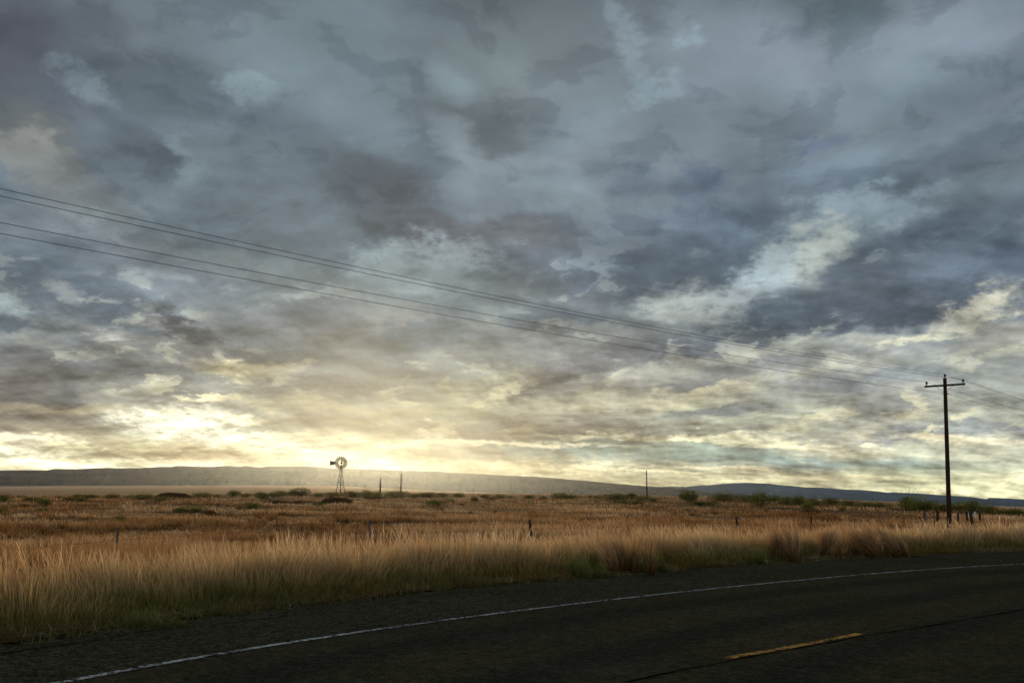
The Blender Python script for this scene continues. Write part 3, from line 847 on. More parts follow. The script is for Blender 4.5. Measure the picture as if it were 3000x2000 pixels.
def field_tussocks():
    n_ = 1500
    D = 26 * (1 / (1 - RNG.random(n_) * (1 - (26 / 330) ** .8))) ** (1 / .8)
    x = D * np.tan(np.radians(-25.5 + 51 * RNG.random(n_))); y = D
    dn = fbm(x * .06 + 71, y * .06, 3); s = sdist(x, y)
    k = (s > 9) & (dn + .25 * RNG.random(n_) > .58); x = x[k]; y = y[k]; D = D[k]; n_ = len(x)
    ns = np.clip((130 * 50 / D), 26, 130).astype(int); idx = np.repeat(np.arange(n_), ns); m_ = len(idx)
    R = (.25 + .55 * RNG.random(n_) ** 2); a = RNG.random(m_) * 2 * np.pi; rr = np.sqrt(RNG.random(m_))
    bx = x[idx] + np.cos(a) * rr * R[idx]; by = y[idx] + np.sin(a) * rr * R[idx]
    hh = (.35 + .45 * RNG.random(n_))
    h = hh[idx] * (.4 + .7 * RNG.random(m_)) * (1.1 - .4 * rr)
    lean = np.c_[np.cos(a) * rr * .35 - .12, np.sin(a) * rr * .35] * h[:, None] + RNG.normal(size=(m_, 2)) * .06
    wd = np.clip(.010 * D[idx] / 25, .010, .10)
    V, F, al = blades(np.c_[bx, by, terrain(bx, by) - .03], h, lean, wd, 2, .3, 0, .6)
    tsh = RNG.random(n_)
    print('field tussock stems', m_)
    return stuff('field_tussocks', [(V, F, al, rep(.6 * tsh[idx] + .4 * RNG.random(m_), V), rep(RNG.random(m_), V))], M['tussock'], 'darker russet tussocks dotted all over the dry field', 'grass')
M['tussock'] = blade_mat('russet_tussock', [(0, (.05, .035, .015, 1)), (.5, (.17, .090, .032, 1)), (1, (.42, .24, .10, 1))], .35, .45)
field_tussocks()

# ------------------------------------------------------------------ bunch grasses and dry weeds near the fence and in the verge
def bunch(name, x, ybase, wpx, hpx, label, cat, group, material, D=None, n_=1400, lean=(-.1, 0), wf=1.0, spread=.55, twig=False):
    gx, gy, gz = ray_ground(x, ybase) if D is None else (at(x, ybase, D)[0], D, None)
    if gz is None: gz = tz(gx, gy)
    Dd = gy; W = wpx * Dd / FOC; H = hpx * Dd / FOC
    e = empty(name, (gx, gy, gz - .03)); tag(e, label, cat, group)
    n_ = int(n_ * .6); a = RNG.random(n_) * 2 * np.pi; r_ = np.sqrt(RNG.random(n_))
    nt_ = 8; sub = RNG.integers(0, nt_, n_); sc = RNG.normal(size=(nt_, 2)) * W * .30; sh_ = .5 + .6 * RNG.random(nt_); sl = RNG.normal(size=(nt_, 2)) * .22
    bx = sc[sub, 0] + np.cos(a) * r_ * W * .13; by = sc[sub, 1] + np.sin(a) * r_ * W * .13
    h = H * (.30 + .75 * RNG.random(n_)) * sh_[sub]
    ln = np.c_[np.cos(a) * r_ * W * spread * .26 + (lean[0] - .14 + sl[sub, 0]) * h, np.sin(a) * r_ * W * spread * .26 + sl[sub, 1] * h] + RNG.normal(size=(n_, 2)) * W * .05
    V, F, al = blades(np.c_[bx, by, np.zeros(n_)], h, ln, .006 * wf * np.clip(Dd / 14, .8, 4) * (.7 + .6 * RNG.random(n_)), 4, .3, .3, .7)
    me = new_mesh('leaves', V, F, material, False, {'along': al, 'shade': rep(RNG.random(n_), V), 'rand': rep(RNG.random(n_), V)})
    link('leaves', me, e)
    return e
G1 = 'dark bunch grasses growing in the roadside verge'
bunch('bunch_grass', 2318, 1644, 105, 118, 'dark rust brown bunch grass in the verge, leftmost of the row near the tall power pole', 'bunch grass', G1, M['brown_grass'], n_=2600)
bunch('bunch_grass', 2440, 1637, 90, 100, 'second rust brown bunch grass of the row left of the tall power pole', 'bunch grass', G1, M['brown_grass'], n_=2200)
bunch('bunch_grass', 2535, 1633, 100, 112, 'third rust brown bunch grass of the row left of the tall power pole', 'bunch grass', G1, M['brown_grass'], n_=2400, lean=(-.3, 0))
bunch('bunch_grass', 2612, 1630, 90, 108, 'fourth rust brown bunch grass, leaning left, closest of its row to the tall power pole', 'bunch grass', G1, M['brown_grass'], n_=2200, lean=(-.35, 0))
bunch('bunch_grass', 2662, 1606, 44, 62, 'small olive green bunch grass with stiff upright leaves beside the brown row', 'bunch grass', G1, M['green_grass'], D=44, n_=500)
bunch('bunch_grass', 1850, 1680, 110, 130, 'tawny bunch grass with a green foot at the centre of the verge', 'bunch grass', G1, M['brown_grass'], n_=1800, lean=(-.05, 0))
bunch('bunch_grass', 1905, 1676, 85, 80, 'dark green leafy clump at the asphalt edge right of the tawny bunch grass', 'bunch grass', G1, M['green_grass'], n_=1700)
bunch('bunch_grass', 1715, 1691, 95, 85, 'dark green leafy clump at the asphalt edge left of the tawny bunch grass', 'bunch grass', G1, M['green_grass'], n_=1600)
bunch('bunch_grass', 420, 1836, 150, 62, 'low dark green weed clump at the asphalt edge in the left part of the verge', 'bunch grass', G1, M['green_grass'], n_=1800)
bunch('bunch_grass', 2205, 1652, 70, 60, 'broad leaved green weed clump at the asphalt edge left of the rust brown row', 'bunch grass', G1, M['green_grass'], n_=1100)
G2 = 'dark grass clumps behind the verge'
bunch('grass_clump', 1330, 1585, 150, 50, 'dark brown grass clump behind the verge, leftmost of three between the leaning posts', 'grass clump', G2, M['brown_grass'], D=40, n_=2400)
bunch('grass_clump', 1440, 1582, 170, 60, 'largest dark brown grass mound behind the verge left of the thin leaning post stub', 'grass clump', G2, M['brown_grass'], D=41, n_=3000)
bunch('grass_clump', 1620, 1575, 110, 45, 'dark brown grass clump behind the verge just right of the thin leaning post stub', 'grass clump', G2, M['brown_grass'], D=43, n_=1700)
bunch('grass_clump', 1830, 1570, 220, 54, 'wide dark brown grass mound behind the verge below the lone far pole', 'grass clump', G2, M['brown_grass'], D=45, n_=3200)
bunch('grass_clump', 2055, 1556, 95, 62, 'round dark rust grass clump behind the verge right of the lone far pole', 'grass clump', G2, M['brown_grass'], D=52, n_=1700)
G3 = 'twiggy dry weeds along the fence'
def weed(x, yb, D, wpx, hpx, label, n_=60):
    g = at(x, yb, D); gz = tz(g[0], g[1]); W = wpx * D / FOC; H = max(.3, hpx * D / FOC)
    e = empty('dry_weed', (g[0], g[1], gz - .02)); tag(e, label, 'dry weed', G3)
    mb = MB(); rnd = random.Random(x)
    tips = []
    for i in range(n_):
        a = rnd.random() * 6.283; sp = rnd.random() ** .7
        p0 = Vector((0, 0, 0)); p3 = Vector((math.cos(a) * sp * W * .5, math.sin(a) * sp * W * .5, H * (.45 + .6 * rnd.random()) * (1.1 - .4 * sp)))
        p1 = p0.lerp(p3, .4) + Vector((rnd.gauss(0, .03), rnd.gauss(0, .03), H * .1)); p2 = p0.lerp(p3, .75) + Vector((rnd.gauss(0, .04), rnd.gauss(0, .04), .02))
        mb.tube([p0, p1, p2, p3], [.006, .005, .004, .002], 3, False)
        for k in range(5):
            q = p1.lerp(p3, rnd.random()); d_ = Vector((rnd.gauss(0, 1), rnd.gauss(0, 1), abs(rnd.gauss(.6, .5)))).normalized() * H * .16
            mb.tube([q, q + d_], [.004, .002], 3, False); tips += [q + d_, q + d_ * .6, q + d_ * .3]
    b_ = mb.build('stems', M['twig'], e)
    V = []; F = []
    for tp in tips:
        for k in range(3):
            c_ = tp + Vector((rnd.gauss(0, .02), rnd.gauss(0, .02), rnd.gauss(0, .02))); s_ = .010 + .012 * rnd.random()
            u_ = Vector((rnd.gauss(0, 1), rnd.gauss(0, 1), rnd.gauss(0, 1))).normalized() * s_; w_ = Vector((rnd.gauss(0, 1), rnd.gauss(0, 1), rnd.gauss(0, 1))).normalized() * s_
            i = len(V); V += [c_ - u_, c_ + w_, c_ + u_]; F.append((i, i + 1, i + 2))
    nv = len(V); me = new_mesh('seed_pods', V, np.array(F), M['weed'], False, {'along': np.ones(nv), 'shade': np.repeat(RNG.random(nv // 3), 3), 'rand': np.ones(nv)})
    link('seed_pods', me, e)
weed(320, 1640, 26, 150, 92, 'wide tangled brown weed in front of the stub post at the left of the photo', 110)
weed(240, 1640, 25, 90, 70, 'brown tangled weed left of the stub post, leftmost of the dry weeds', 60)
weed(445, 1640, 27, 110, 80, 'dark reddish weed around the leaning stick right of the stub post', 90)
weed(600, 1610, 30, 90, 60, 'tangled brown weed below the fence wire left of the red steel post', 70)
weed(850, 1600, 34, 85, 85, 'tall airy weed just right of the red steel fence post', 80)
weed(2440, 1545, 60, 30, 30, 'short dark weed in the pale grass right of the first dark fence post', 30)
weed(2675, 1545, 60, 70, 36, 'low bushy weed between the two red fence stakes by the power pole', 50)

# ------------------------------------------------------------------ shrubs of the plain
def shrub_mesh(seed, leaf=.10, n_leaf=1700, h=1.0, w=1.0, spiky=.5, mound=False):
    """unit shrub: about w wide (radius .5), height 1; returns leaf mesh data and stem MB"""
    rnd = np.random.default_rng(seed)
    nl = rnd.integers(7, 12); lob = []
    for i in range(nl):
        a = rnd.random() * 6.283; r_ = rnd.random() ** .6 * .36
        lob.append((math.cos(a) * r_, math.sin(a) * r_, (.35 + .3 * rnd.random()) * (1 - .8 * r_), .16 + .12 * rnd.random()))
    V = []; F = []; sh = []
    per = n_leaf // nl
    for (lx, ly, lz, lr) in lob:
        d_ = rnd.normal(size=(per, 3)); d_ /= np.linalg.norm(d_, axis=1)[:, None]
        rr = lr * (.55 + .55 * rnd.random(per) ** .5)
        p = np.array([lx, ly, lz]) + d_ * rr[:, None] * np.array([1.0, 1.0, 1.25])
        tw = rnd.random(per) < .20 * (1 + spiky); dq = np.round(d_[tw] * 2.2) / 2.2; p[tw] += dq * rnd.random((tw.sum(), 1)) * .20 * (1 + spiky) * np.array([.7, .7, 1.5])
        p = p[p[:, 2] > .0]
        for q in p:
            s_ = leaf * (.5 + .8 * rnd.random())
            u_ = rnd.normal(size=3); u_ /= np.linalg.norm(u_); w_ = rnd.normal(size=3); w_ -= u_ * (w_ @ u_); w_ /= np.linalg.norm(w_)
            i = len(V); V += [q - u_ * s_ * .5, q + w_ * s_ * .35, q + u_ * s_ * .5, q - w_ * s_ * .3]; F.append((i, i + 1, i + 2, i + 3))
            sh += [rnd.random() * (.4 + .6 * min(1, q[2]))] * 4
    # fill low skirt
    V = np.array(V); F = np.array(F)
    mb = MB()
    for (lx, ly, lz, lr) in lob:
        for k in range(3):
            e_ = (lx + rnd.normal() * .06, ly + rnd.normal() * .06, lz + lr * (.3 + .9 * rnd.random()))
            mb.tube([(rnd.normal() * .03, rnd.normal() * .03, -.03), (lx * .4, ly * .4, lz * .45), e_], [.016, .011, .004], 4, False)
    return V, F, np.array(sh), mb
VARS = []
for sd_ in range(6):
    VARS.append(shrub_mesh(100 + sd_, leaf=.055, n_leaf=2300, spiky=.2 + .25 * (sd_ % 3)))
_mesh_cache = {}
def place_shrub(x, yb, wpx, hpx, kind, label, group, name='desert_shrub', cat='shrub', D=None):
    if D is None: gx, gy, gz = ray_ground(x, yb + 1)
    else: g = at(x, yb, D); gx, gy, gz = g[0], D, tz(g[0], g[1])
    W = wpx * gy / FOC; H = hpx * gy / FOC
    vi = (int(x) * 7 + int(yb)) % len(VARS); V, F, sh, mb = VARS[vi]
    key = (vi, kind)
    if key not in _mesh_cache:
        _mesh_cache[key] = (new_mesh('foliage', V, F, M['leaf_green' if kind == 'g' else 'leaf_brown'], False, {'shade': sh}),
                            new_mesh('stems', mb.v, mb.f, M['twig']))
    fm, sm = _mesh_cache[key]
    e = empty(name, (gx, gy, gz - .05 * H), random.random() * 6.28); e.scale = (W * 1.28, W * 1.28, H * (1.65 if x > 1990 else 1.42))
    tag(e, label, cat, group)
    link('foliage', fm, e); link('stems', sm, e)
    return e

SKY_G = [  # x, base y, w, h  (photograph pixels): shrubs standing on the skyline of the field
 (14,1469,34,22),(61,1460,37,10),(96,1468,53,13),(169,1460,20,9),(201,1466,40,10),(226,1456,24,9),(268,1459,53,11),(332,1459,37,13),
 (372,1459,24,8),(411,1463,54,16),(436,1457,20,9),(590,1457,47,15),(640,1455,20,8),(679,1454,50,17),(721,1455,30,11),
 (769,1460,53,19),(807,1458,40,19),(828,1452,32,16),(878,1453,56,23),(932,1454,40,11),(972,1453,44,12),(1034,1456,50,18),(1074,1457,30,22),(1106,1458,27,18),(1160,1457,56,20),
 (1216,1457,30,11),(1257,1456,53,15),(1297,1455,27,13),(1348,1456,40,11),(1420,1457,24,10),(1464,1458,30,10),(1496,1457,15,6),
 (1548,1458,27,9),(1592,1460,24,7),(1637,1460,37,17),(1668,1462,40,14),(1730,1456,15,6),(1747,1462,19,11),(1803,1465,75,19),(1883,1466,37,14),(1914,1468,36,10),
 (2026,1469,66,26),(2125,1471,82,22),(2189,1472,42,20),(2230,1483,50,34),(2263,1472,47,18),(2304,1476,43,19),(2342,1478,55,22),(2387,1483,43,20),
 (2441,1480,56,19),(2489,1483,43,15),(2556,1489,80,15),(2658,1493,53,33),(2685,1496,50,24),(2719,1498,78,27),(2762,1498,52,20),(2818,1499,60,24),(2856,1506,54,32),(2900,1506,46,22),(2940,1509,40,14),(2975,1511,72,17)]
MID_G = [(136,1481,58,19),(237,1467,44,10),(466,1468,46,11),(558,1503,84,20),(344,1524,36,12),(733,1494,50,23),(5,1504,28,20),(128,1499,36,12),
 (1273,1481,65,17),(932,1481,34,11),(1316,1469,22,10),(1857,1478,46,12),(1815,1474,44,10),(2050,1479,100,10),(2368,1495,36,19),(2468,1497,22,11)]
MID_B = [(68,1485,36,9),(450,1475,36,9),(1024,1489,40,9),(1391,1468,27,13),(1440,1464,34,8),(2377,1508,56,13),(617,1513,50,18),(1100,1462,60,7),(820,1474,90,9),(880,1473,40,8)]
ORD = ['first','second','third','fourth','fifth','sixth','seventh','eighth','ninth','tenth','eleventh','twelfth','thirteenth','fourteenth','fifteenth','sixteenth','seventeenth','eighteenth','nineteenth','twentieth','twenty-first','twenty-second','twenty-third','twenty-fourth','twenty-fifth']
LMK = [(998, 'the windpump'), (1894, 'the lone far pole'), (2775, 'the tall power pole')]
def ords(items):
    """label every skyline shrub by its count from the nearest landmark"""
    res = {}
    for i, it in enumerate(items):
        x = it[0]; lx, nm = min(LMK, key=lambda q: abs(q[0] - x))
        side = 'left' if x < lx else 'right'
        grp = sorted([q[0] for q in items if (min(LMK, key=lambda r_: abs(r_[0] - q[0]))[0] == lx and ((q[0] < lx) == (x < lx)))], key=lambda v_: abs(v_ - lx))
        res[i] = (ORD[grp.index(x)], side, nm)
    return res
def sz(w, h): return ('wide ' if w > 50 else 'small ' if w < 31 else '') + ('tall ' if h > 21 else 'low ' if h < 12 else '')
o_ = ords(SKY_G)
for i, q in enumerate(SKY_G):
    a, b, c_ = o_[i]
    place_shrub(*q, 'g', f'{sz(q[2], q[3])}green skyline shrub, {a} {b} of {c_}', 'green desert shrubs along the skyline of the field')
o_ = ords(MID_G)
for i, q in enumerate(MID_G):
    a, b, c_ = o_[i]
    place_shrub(*q, 'g', f'{sz(q[2], q[3])}green shrub inside the brown field, {a} {b} of {c_}', 'green shrubs scattered in the brown field')
o_ = ords(MID_B)
for i, q in enumerate(MID_B):
    a, b, c_ = o_[i]
    place_shrub(*q, 'b', f'{sz(q[2], q[3])}brown dry shrub in the field, {a} {b} of {c_}', 'brown dry shrubs in the field')
# two big brown brush mounds
for (x, yb, wpx, hpx, lab) in ((507, 1458, 108, 17, 'long brown brush mound on the skyline between green shrubs, left of the windpump'), (986, 1475, 100, 20, 'dark brown brush mound in the field just in front of the windpump')):
    gx, gy, gz = ray_ground(x, yb); W = wpx * gy / FOC; H = hpx * gy / FOC
    e = empty('brush_mound', (gx, gy, gz - .1)); tag(e, lab, 'brush mound')
    rn_ = np.random.default_rng(int(x)); n_ = 6500
    u = rn_.random(n_) * 2 - 1; v_ = rn_.random(n_) * 2 - 1; k = u * u + v_ * v_ < 1; u = u[k]; v_ = v_[k]; n_ = len(u)
    hz = H * np.sqrt(1 - u * u - v_ * v_) * (.72 + .5 * fbm(u * 3 + 5, v_ * 3, 3))
    p = np.c_[u * W / 2, v_ * W / 4, hz * rn_.random(n_) ** .25]; s_ = .22 * (.5 + rn_.random(n_))
    U_ = rn_.normal(size=(n_, 3)); U_ /= np.linalg.norm(U_, axis=1)[:, None]; W_ = np.cross(U_, rn_.normal(size=(n_, 3))); W_ /= np.linalg.norm(W_, axis=1)[:, None]
    V = np.stack([p - U_ * s_[:, None] * .6, p + W_ * s_[:, None] * .3, p + U_ * s_[:, None] * .6], 1).reshape(-1, 3)
    me = new_mesh('twiggy_foliage', V, np.arange(len(V)).reshape(-1, 3), M['leaf_brown'], False, {'shade': np.repeat(rn_.random(n_), 3)})
    link('twiggy_foliage', me, e)
# small tree with visible trunks left of the lone far pole
def small_tree():
    gx, gy, gz = ray_ground(1850, 1465); W = 31 * gy / FOC; H = 18 * gy / FOC
    e = empty('small_tree', (gx, gy, gz)); tag(e, 'small dark tree with bare leaning trunks, left of the lone far pole', 'tree')
    mb = MB(); rnd = random.Random(4); tips = []
    for k in range(5):
        a = k * 1.25; r_ = W * .28
        tip = (math.cos(a) * r_, math.sin(a) * r_, H * .72); mb.tube([(0, 0, -.1), (tip[0] * .4, tip[1] * .4, H * .35), tip], [.12, .09, .05], 6); tips.append(tip)
    mb.build('trunk', M['twig'], e, True)
    V = []; F = []; sh = []
    for tp in tips + [(0, 0, H * .85), (W * .1, 0, H * .8), (-W * .25, 0, H * .75)]:
        for k in range(420):
            q = Vector(tp) + Vector((rnd.gauss(0, 1), rnd.gauss(0, 1), rnd.gauss(0, .75))) * W * .085
            if q.z < H * .42: continue
            s_ = .10 + .10 * rnd.random(); u_ = Vector((rnd.gauss(0, 1), rnd.gauss(0, 1), rnd.gauss(0, 1))).normalized() * s_; w_ = Vector((rnd.gauss(0, 1), rnd.gauss(0, 1), rnd.gauss(0, 1))).normalized() * s_
            i = len(V); V += [q - u_, q + w_, q + u_]; F.append((i, i + 1, i + 2)); sh += [rnd.random() * .5] * 3
    link('crown', new_mesh('crown', V, np.array(F), M['leaf_green'], False, {'shade': np.array(sh)}), e)
small_tree()

# ------------------------------------------------------------------ hills
RIDGE1 = [(-900,1385),(-400,1380),(0,1378),(86,1376.7),(150,1377.6),(169,1374),(240,1373),(310,1371),(427,1371),(462,1367.3),(510,1367.5),(526,1364),(590,1365.5),(635,1367.5),(670,1364),(708,1367),(733,1364),(750,1366.5),(760,1369),(798,1366),(862,1365),(929,1367),(975,1370.5),(1054,1373),(1101,1375.7),(1155,1376),(1196,1379.3),(1212,1378),(1260,1379.6),(1308,1382),(1356,1385.6),(1404,1387.5),(1451,1389.5),(1500,1391.8),(1577,1396),(1596,1397.3),(1637,1401.3),(1700,1406),(1739,1409),(1755,1410.8),(1819,1417),(1883,1422.3),(1946,1426.3),(2010,1433),(2080,1442),(2200,1458)]
RIDGE2 = [(1840,1436),(1900,1428),(1945,1425),(1962,1424),(2010,1425.4),(2042,1421.6),(2074,1420.2),(2106,1417.2),(2138,1415),(2186,1413.3),(2250,1416.3),(2362,1426.8),(2409,1427.7),(2473,1433),(2521,1434.4),(2569,1438.2),(2598,1442),(2617,1441),(2696,1445.2),(2760,1450),(2843,1454.8),(2885,1461.2),(2891,1457.4),(2952,1459),(3000,1462),(3200,1470),(3900,1480)]
def range_mesh(name, ridge, Dr, depth, seed, material, cliff, label=None, az_foot=True):
    R_ = np.array(ridge, float); xs = np.arange(R_[0, 0], R_[-1, 0], 2.2); yr = np.interp(xs, R_[:, 0], R_[:, 1])
    tanx = (xs - 1500) / FOC
    zr = 1.5 + (horizon(xs) - yr) * Dr / FOC
    nrow = 46; V = []
    u = np.linspace(0, 1.35, nrow)
    for k, q in enumerate(u):
        yy = Dr - depth * (1 - q)
        gul = fbm(xs * .022 + seed + q * .9, np.full_like(xs, q * 2.2), 4) + .5 * fbm(xs * .07 + seed - q * 1.4, np.full_like(xs, q * 5.0 + 3), 3)
        zf = 1.5 - np.interp(xs, _az, _dpf) * (Dr - depth) / FOC - 8
        if q <= 1:
            prof = q ** 1.35 if not cliff else (.72 * q ** 1.3 + .28 * sst(.82, .95, q))
            z = zf + (zr - zf) * prof
            z = z + (gul - .75) * (zr - zf) * .85 * math.sin(min(1, q) * math.pi) ** .8
            z = np.minimum(z, zf + (zr - zf) * 1.0) if q < 1 else z
        else:
            z = zr - (q - 1) / .35 * (zr - zf) * .7
        yv = yy + (gul - .75) * depth * .25 * math.sin(min(1, q) * math.pi)
        V.append(np.c_[tanx * yv, yv, z])
    n_ = len(xs); V = np.vstack(V)
    i = np.arange(nrow - 1)[:, None]; j = np.arange(n_ - 1)[None]; a = i * n_ + j
    F = np.stack([a, a + 1, a + n_ + 1, a + n_], -1).reshape(-1, 4)
    o = link(name, new_mesh(name, V, F, material, True)); o['kind'] = 'structure'; return o
range_mesh('hills', RIDGE1, 9800, 1500, 3.0, M['hill'], False)
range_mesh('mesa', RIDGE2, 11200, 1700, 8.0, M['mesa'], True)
# low rises out on the plain
range_mesh('low_hills', [(600,1432),(660,1428),(690,1424.2),(760,1424),(800,1424.5),(840,1426),(890,1428.5),(930,1434)], 5200, 400, 5.0, M['hill'], False)
range_mesh('low_hills', [(900,1434),(960,1430),(1040,1430.5),(1120,1433),(1180,1435),(1240,1438)], 4300, 300, 6.0, M['hill'], False)

# ------------------------------------------------------------------ tall power pole and its wires
def insulator(parent_pt, mb, h=.20):
    x, y, z = parent_pt
    mb.lathe((x, y, z), [(.018, 0), (.018, .07), (.075, .075), (.085, .10), (.045, .125), (.05, .14), (.09, .15), (.085, .18), (.05, .21), (.055, .235), (.04, .26), (.005, .27)], 14)
def power_pole():
    base = at(2782, 1553, 76); gx, gy = base[0], 76.0; gz = tz(gx, gy)
    topz = at(2768, 1107, 76)
    lean = Vector(topz) - Vector((gx, gy, gz))
    e = empty('power_pole', (gx, gy, gz)); tag(e, 'tall dark wooden power pole with one crossarm, standing in the verge at right', 'power pole')
    mb = MB(); n_ = 14
    mb.tube([tuple(Vector((0, 0, -.5)).lerp(lean, k / n_) if k else Vector((0, 0, -.6))) for k in range(n_ + 1)], [.155 - .045 * k / n_ + .004 * math.sin(k * 2.3) for k in range(n_ + 1)], 18)
    mb.build('pole', M['pole_wood'], e, True)
    ang = .78; a = Vector((math.cos(ang), -math.sin(ang), .012)); half = 1.30
    c = Vector(at(2767.5, 1128.5, 75.85)) - Vector((gx, gy, gz))
    mb = MB(); mb.bar(c - a * half, c + a * half, .09, .115); arm = mb.build('crossarm', M['pole_wood'], e)
    for s_ in (-1, 1):
        mb = MB(); p1 = c + a * half * s_ * .42 + Vector((0, 0, -.04)); p2 = Vector((c.x, c.y, c.z - .42)) + a * .09 * s_
        mb.bar(p1, p2, .012, .045, up=(0, 1, .2)); mb.build('brace', M['galv'], e)
    ends = {}
    for s_, nm in ((-1, 'left'), (1, 'right')):
        mb = MB(); p = c + a * (half - .12) * s_; insulator((p.x, p.y, p.z + .055), mb)
        mb.tube([(p.x, p.y, p.z - .13), (p.x, p.y, p.z + .07)], .012, 6)
        mb.build('insulator', M['ceramic'], e, True); ends[nm] = Vector((gx, gy, gz)) + p + Vector((0, 0, .29))
    mb = MB(); insulator(tuple(lean + Vector((0, 0, -.01))), mb); mb.build('insulator', M['ceramic'], e, True); ends['top'] = Vector((gx, gy, gz)) + lean + Vector((0, 0, .22))
    nl = Vector(at(2766, 1153, 76)) - Vector((gx, gy, gz))
    mb = MB(); mb.tube([nl + Vector((-.16, 0, 0)), nl + Vector((.26, -.02, .01))], .016, 6); mb.lathe(nl + Vector((.17, -.02, -.045)), [(.02, 0), (.05, .01), (.035, .045), (.05, .08), (.02, .09)], 12)
    mb.build('neutral_bracket', M['galv'], e); ends['neutral'] = Vector((gx, gy, gz)) + nl + Vector((.17, -.05, 0))
    return ends, a, half
ends, arm_dir, arm_half = power_pole()
def wire(name, A, B, sag, r_, label, group, n_=90):
    A = Vector(A); B = Vector(B); pts = []
    for k in range(n_ + 1):
        q = k / n_; p = A.lerp(B, q); p.z -= 4 * sag * q * (1 - q); pts.append(p)
    mb = MB(); mb.tube([p - A for p in pts], r_, 5)
    o = mb.build(name, M['wire'], None, True); o.location = A; tag(o, label, 'wire', group); return o
WG = 'power line wires'
for nm, bz, sag, lab in (('top', 10.45, .85, 'highest wire, running from the pole top insulator out to the left'),
                    ('right', 9.85, .80, 'second highest wire, from the right crossarm insulator out to the left'),
                    ('left', 9.60, .75, 'third wire, from the left crossarm insulator out to the left'),
                    ('neutral', 8.95, .60, 'lowest wire, from the side bracket below the crossarm out to the left')):
    s_ = {'right': 1.18, 'left': -1.18}.get(nm, 0)
    B = Vector((-31 + arm_dir.x * s_, 13 + arm_dir.y * s_, bz))
    wire('power_wire', ends[nm], B, sag, .0085, lab, WG)
nxt = Vector((ends['top'].x + 48, ends['top'].y + 64, 0))
for nm, dz, sag, lab in (('top', 8.6, .45, 'wire from the pole top insulator going down to the right edge'),
                    ('right', 8.15, .42, 'wire from the right crossarm insulator going down to the right edge'),
                    ('left', 8.15, .42, 'wire from the left crossarm insulator passing behind the pole to the right edge'),
                    ('neutral', 7.45, .42, 'lowest wire from the side bracket going down to the right edge')):
    s_ = {'right': 1.18, 'left': -1.18}.get(nm, 0)
    wire('power_wire', ends[nm], Vector((nxt.x + arm_dir.x * s_, nxt.y + arm_dir.y * s_, dz)), sag, .0085, lab, WG)

# ------------------------------------------------------------------ far poles
def far_pole(x, ytop, ybase, D, r_, name, label, lean=0.0, group=None):
    b = at(x, ybase, D); gz = tz(b[0], D); tp = at(x + lean, ytop, D)
    e = empty(name, (b[0], D, gz)); tag(e, label, 'utility pole', group)
    L_ = Vector(tp) - Vector((b[0], D, gz))
    mb = MB(); mb.tube([Vector((0, 0, -.3)), L_ * .5, L_], [r_ * 1.2, r_, r_ * .85], 10); mb.build('pole', M['pole_wood'], e, True)
    return e, L_
e, L_ = far_pole(1896, 1378, 1470, 330, .16, 'utility_pole', 'lone thin far pole rising out of the field in the right half', -2)
mb = MB(); mb.lathe(L_, [(.03, 0), (.03, .1), (.10, .12), (.06, .2), (.1, .23), (.04, .34)], 8); mb.build('insulator', M['ceramic'], e)
mb = MB(); mb.tube([L_ * .86 + Vector((-.55, 0, 0)), L_ * .86], .05, 6); mb.build('bracket', M['galv'], e)
DS = 395.0
e1, L1 = far_pole(1113.5, 1400, 1447, DS, .23, 'utility_pole', 'short bare far pole, nearer the windpump of the two', 1.7)
mb = MB(); mb.tube([L1 * .85 + Vector((-.33, 0, -.02)), L1 * .85], .05, 6); mb.build('bracket', M['galv'], e1)
e2, L2 = far_pole(1174, 1387, 1447, DS, .21, 'utility_pole', 'far pole with a side arm and a hanging transformer can, right of the windpump', 1.4)
mb = MB(); mb.bar(L2 + Vector((0, 0, -.28)), L2 + Vector((.62, 0, -.30)), .09, .09); mb.build('side_arm', M['pole_wood'], e2)
mb = MB(); mb.lathe(L2 + Vector((.60, 0, -.62)), [(.03, 0), (.09, .03), (.05, .12), (.09, .2), (.03, .32)], 8); mb.build('fuse_cutout', M['ceramic'], e2)
mb = MB(); mb.lathe(L2 + Vector((.33, 0, -2.15)), [(.12, 0), (.20, .03), (.20, .55), (.16, .62), (.05, .66)], 14); tr_ = mb.build('transformer', M['transformer'], e2, True)
mb = MB(); mb.lathe(L2 + Vector((.30, 0, -1.50)), [(.05, 0), (.07, .05), (.04, .12), (.07, .18), (.02, .28)], 8); bu = mb.build('bushing', M['ceramic'], tr_)
pA = Vector(e1.location) + L1 * .96; pB = Vector(e2.location) + L2 * .70
wire('service_wire', pA, pB, .28, .03, 'thin slack wire between the two far poles right of the windpump', None, 30)
far_pole(2974, 1479, 1488, 700, .12, 'utility_pole', 'tiny distant pole on the skyline at the right edge', 0)
for x_, y_ in ((1887, 1449), (1971, 1450), (2010, 1451)):
    far_pole(x_, y_ - 3.0, y_ + 3, 1400, .22, 'utility_pole', 'tiny faint distant pole on the plain right of the lone far pole', 0, 'faint row of distant poles')

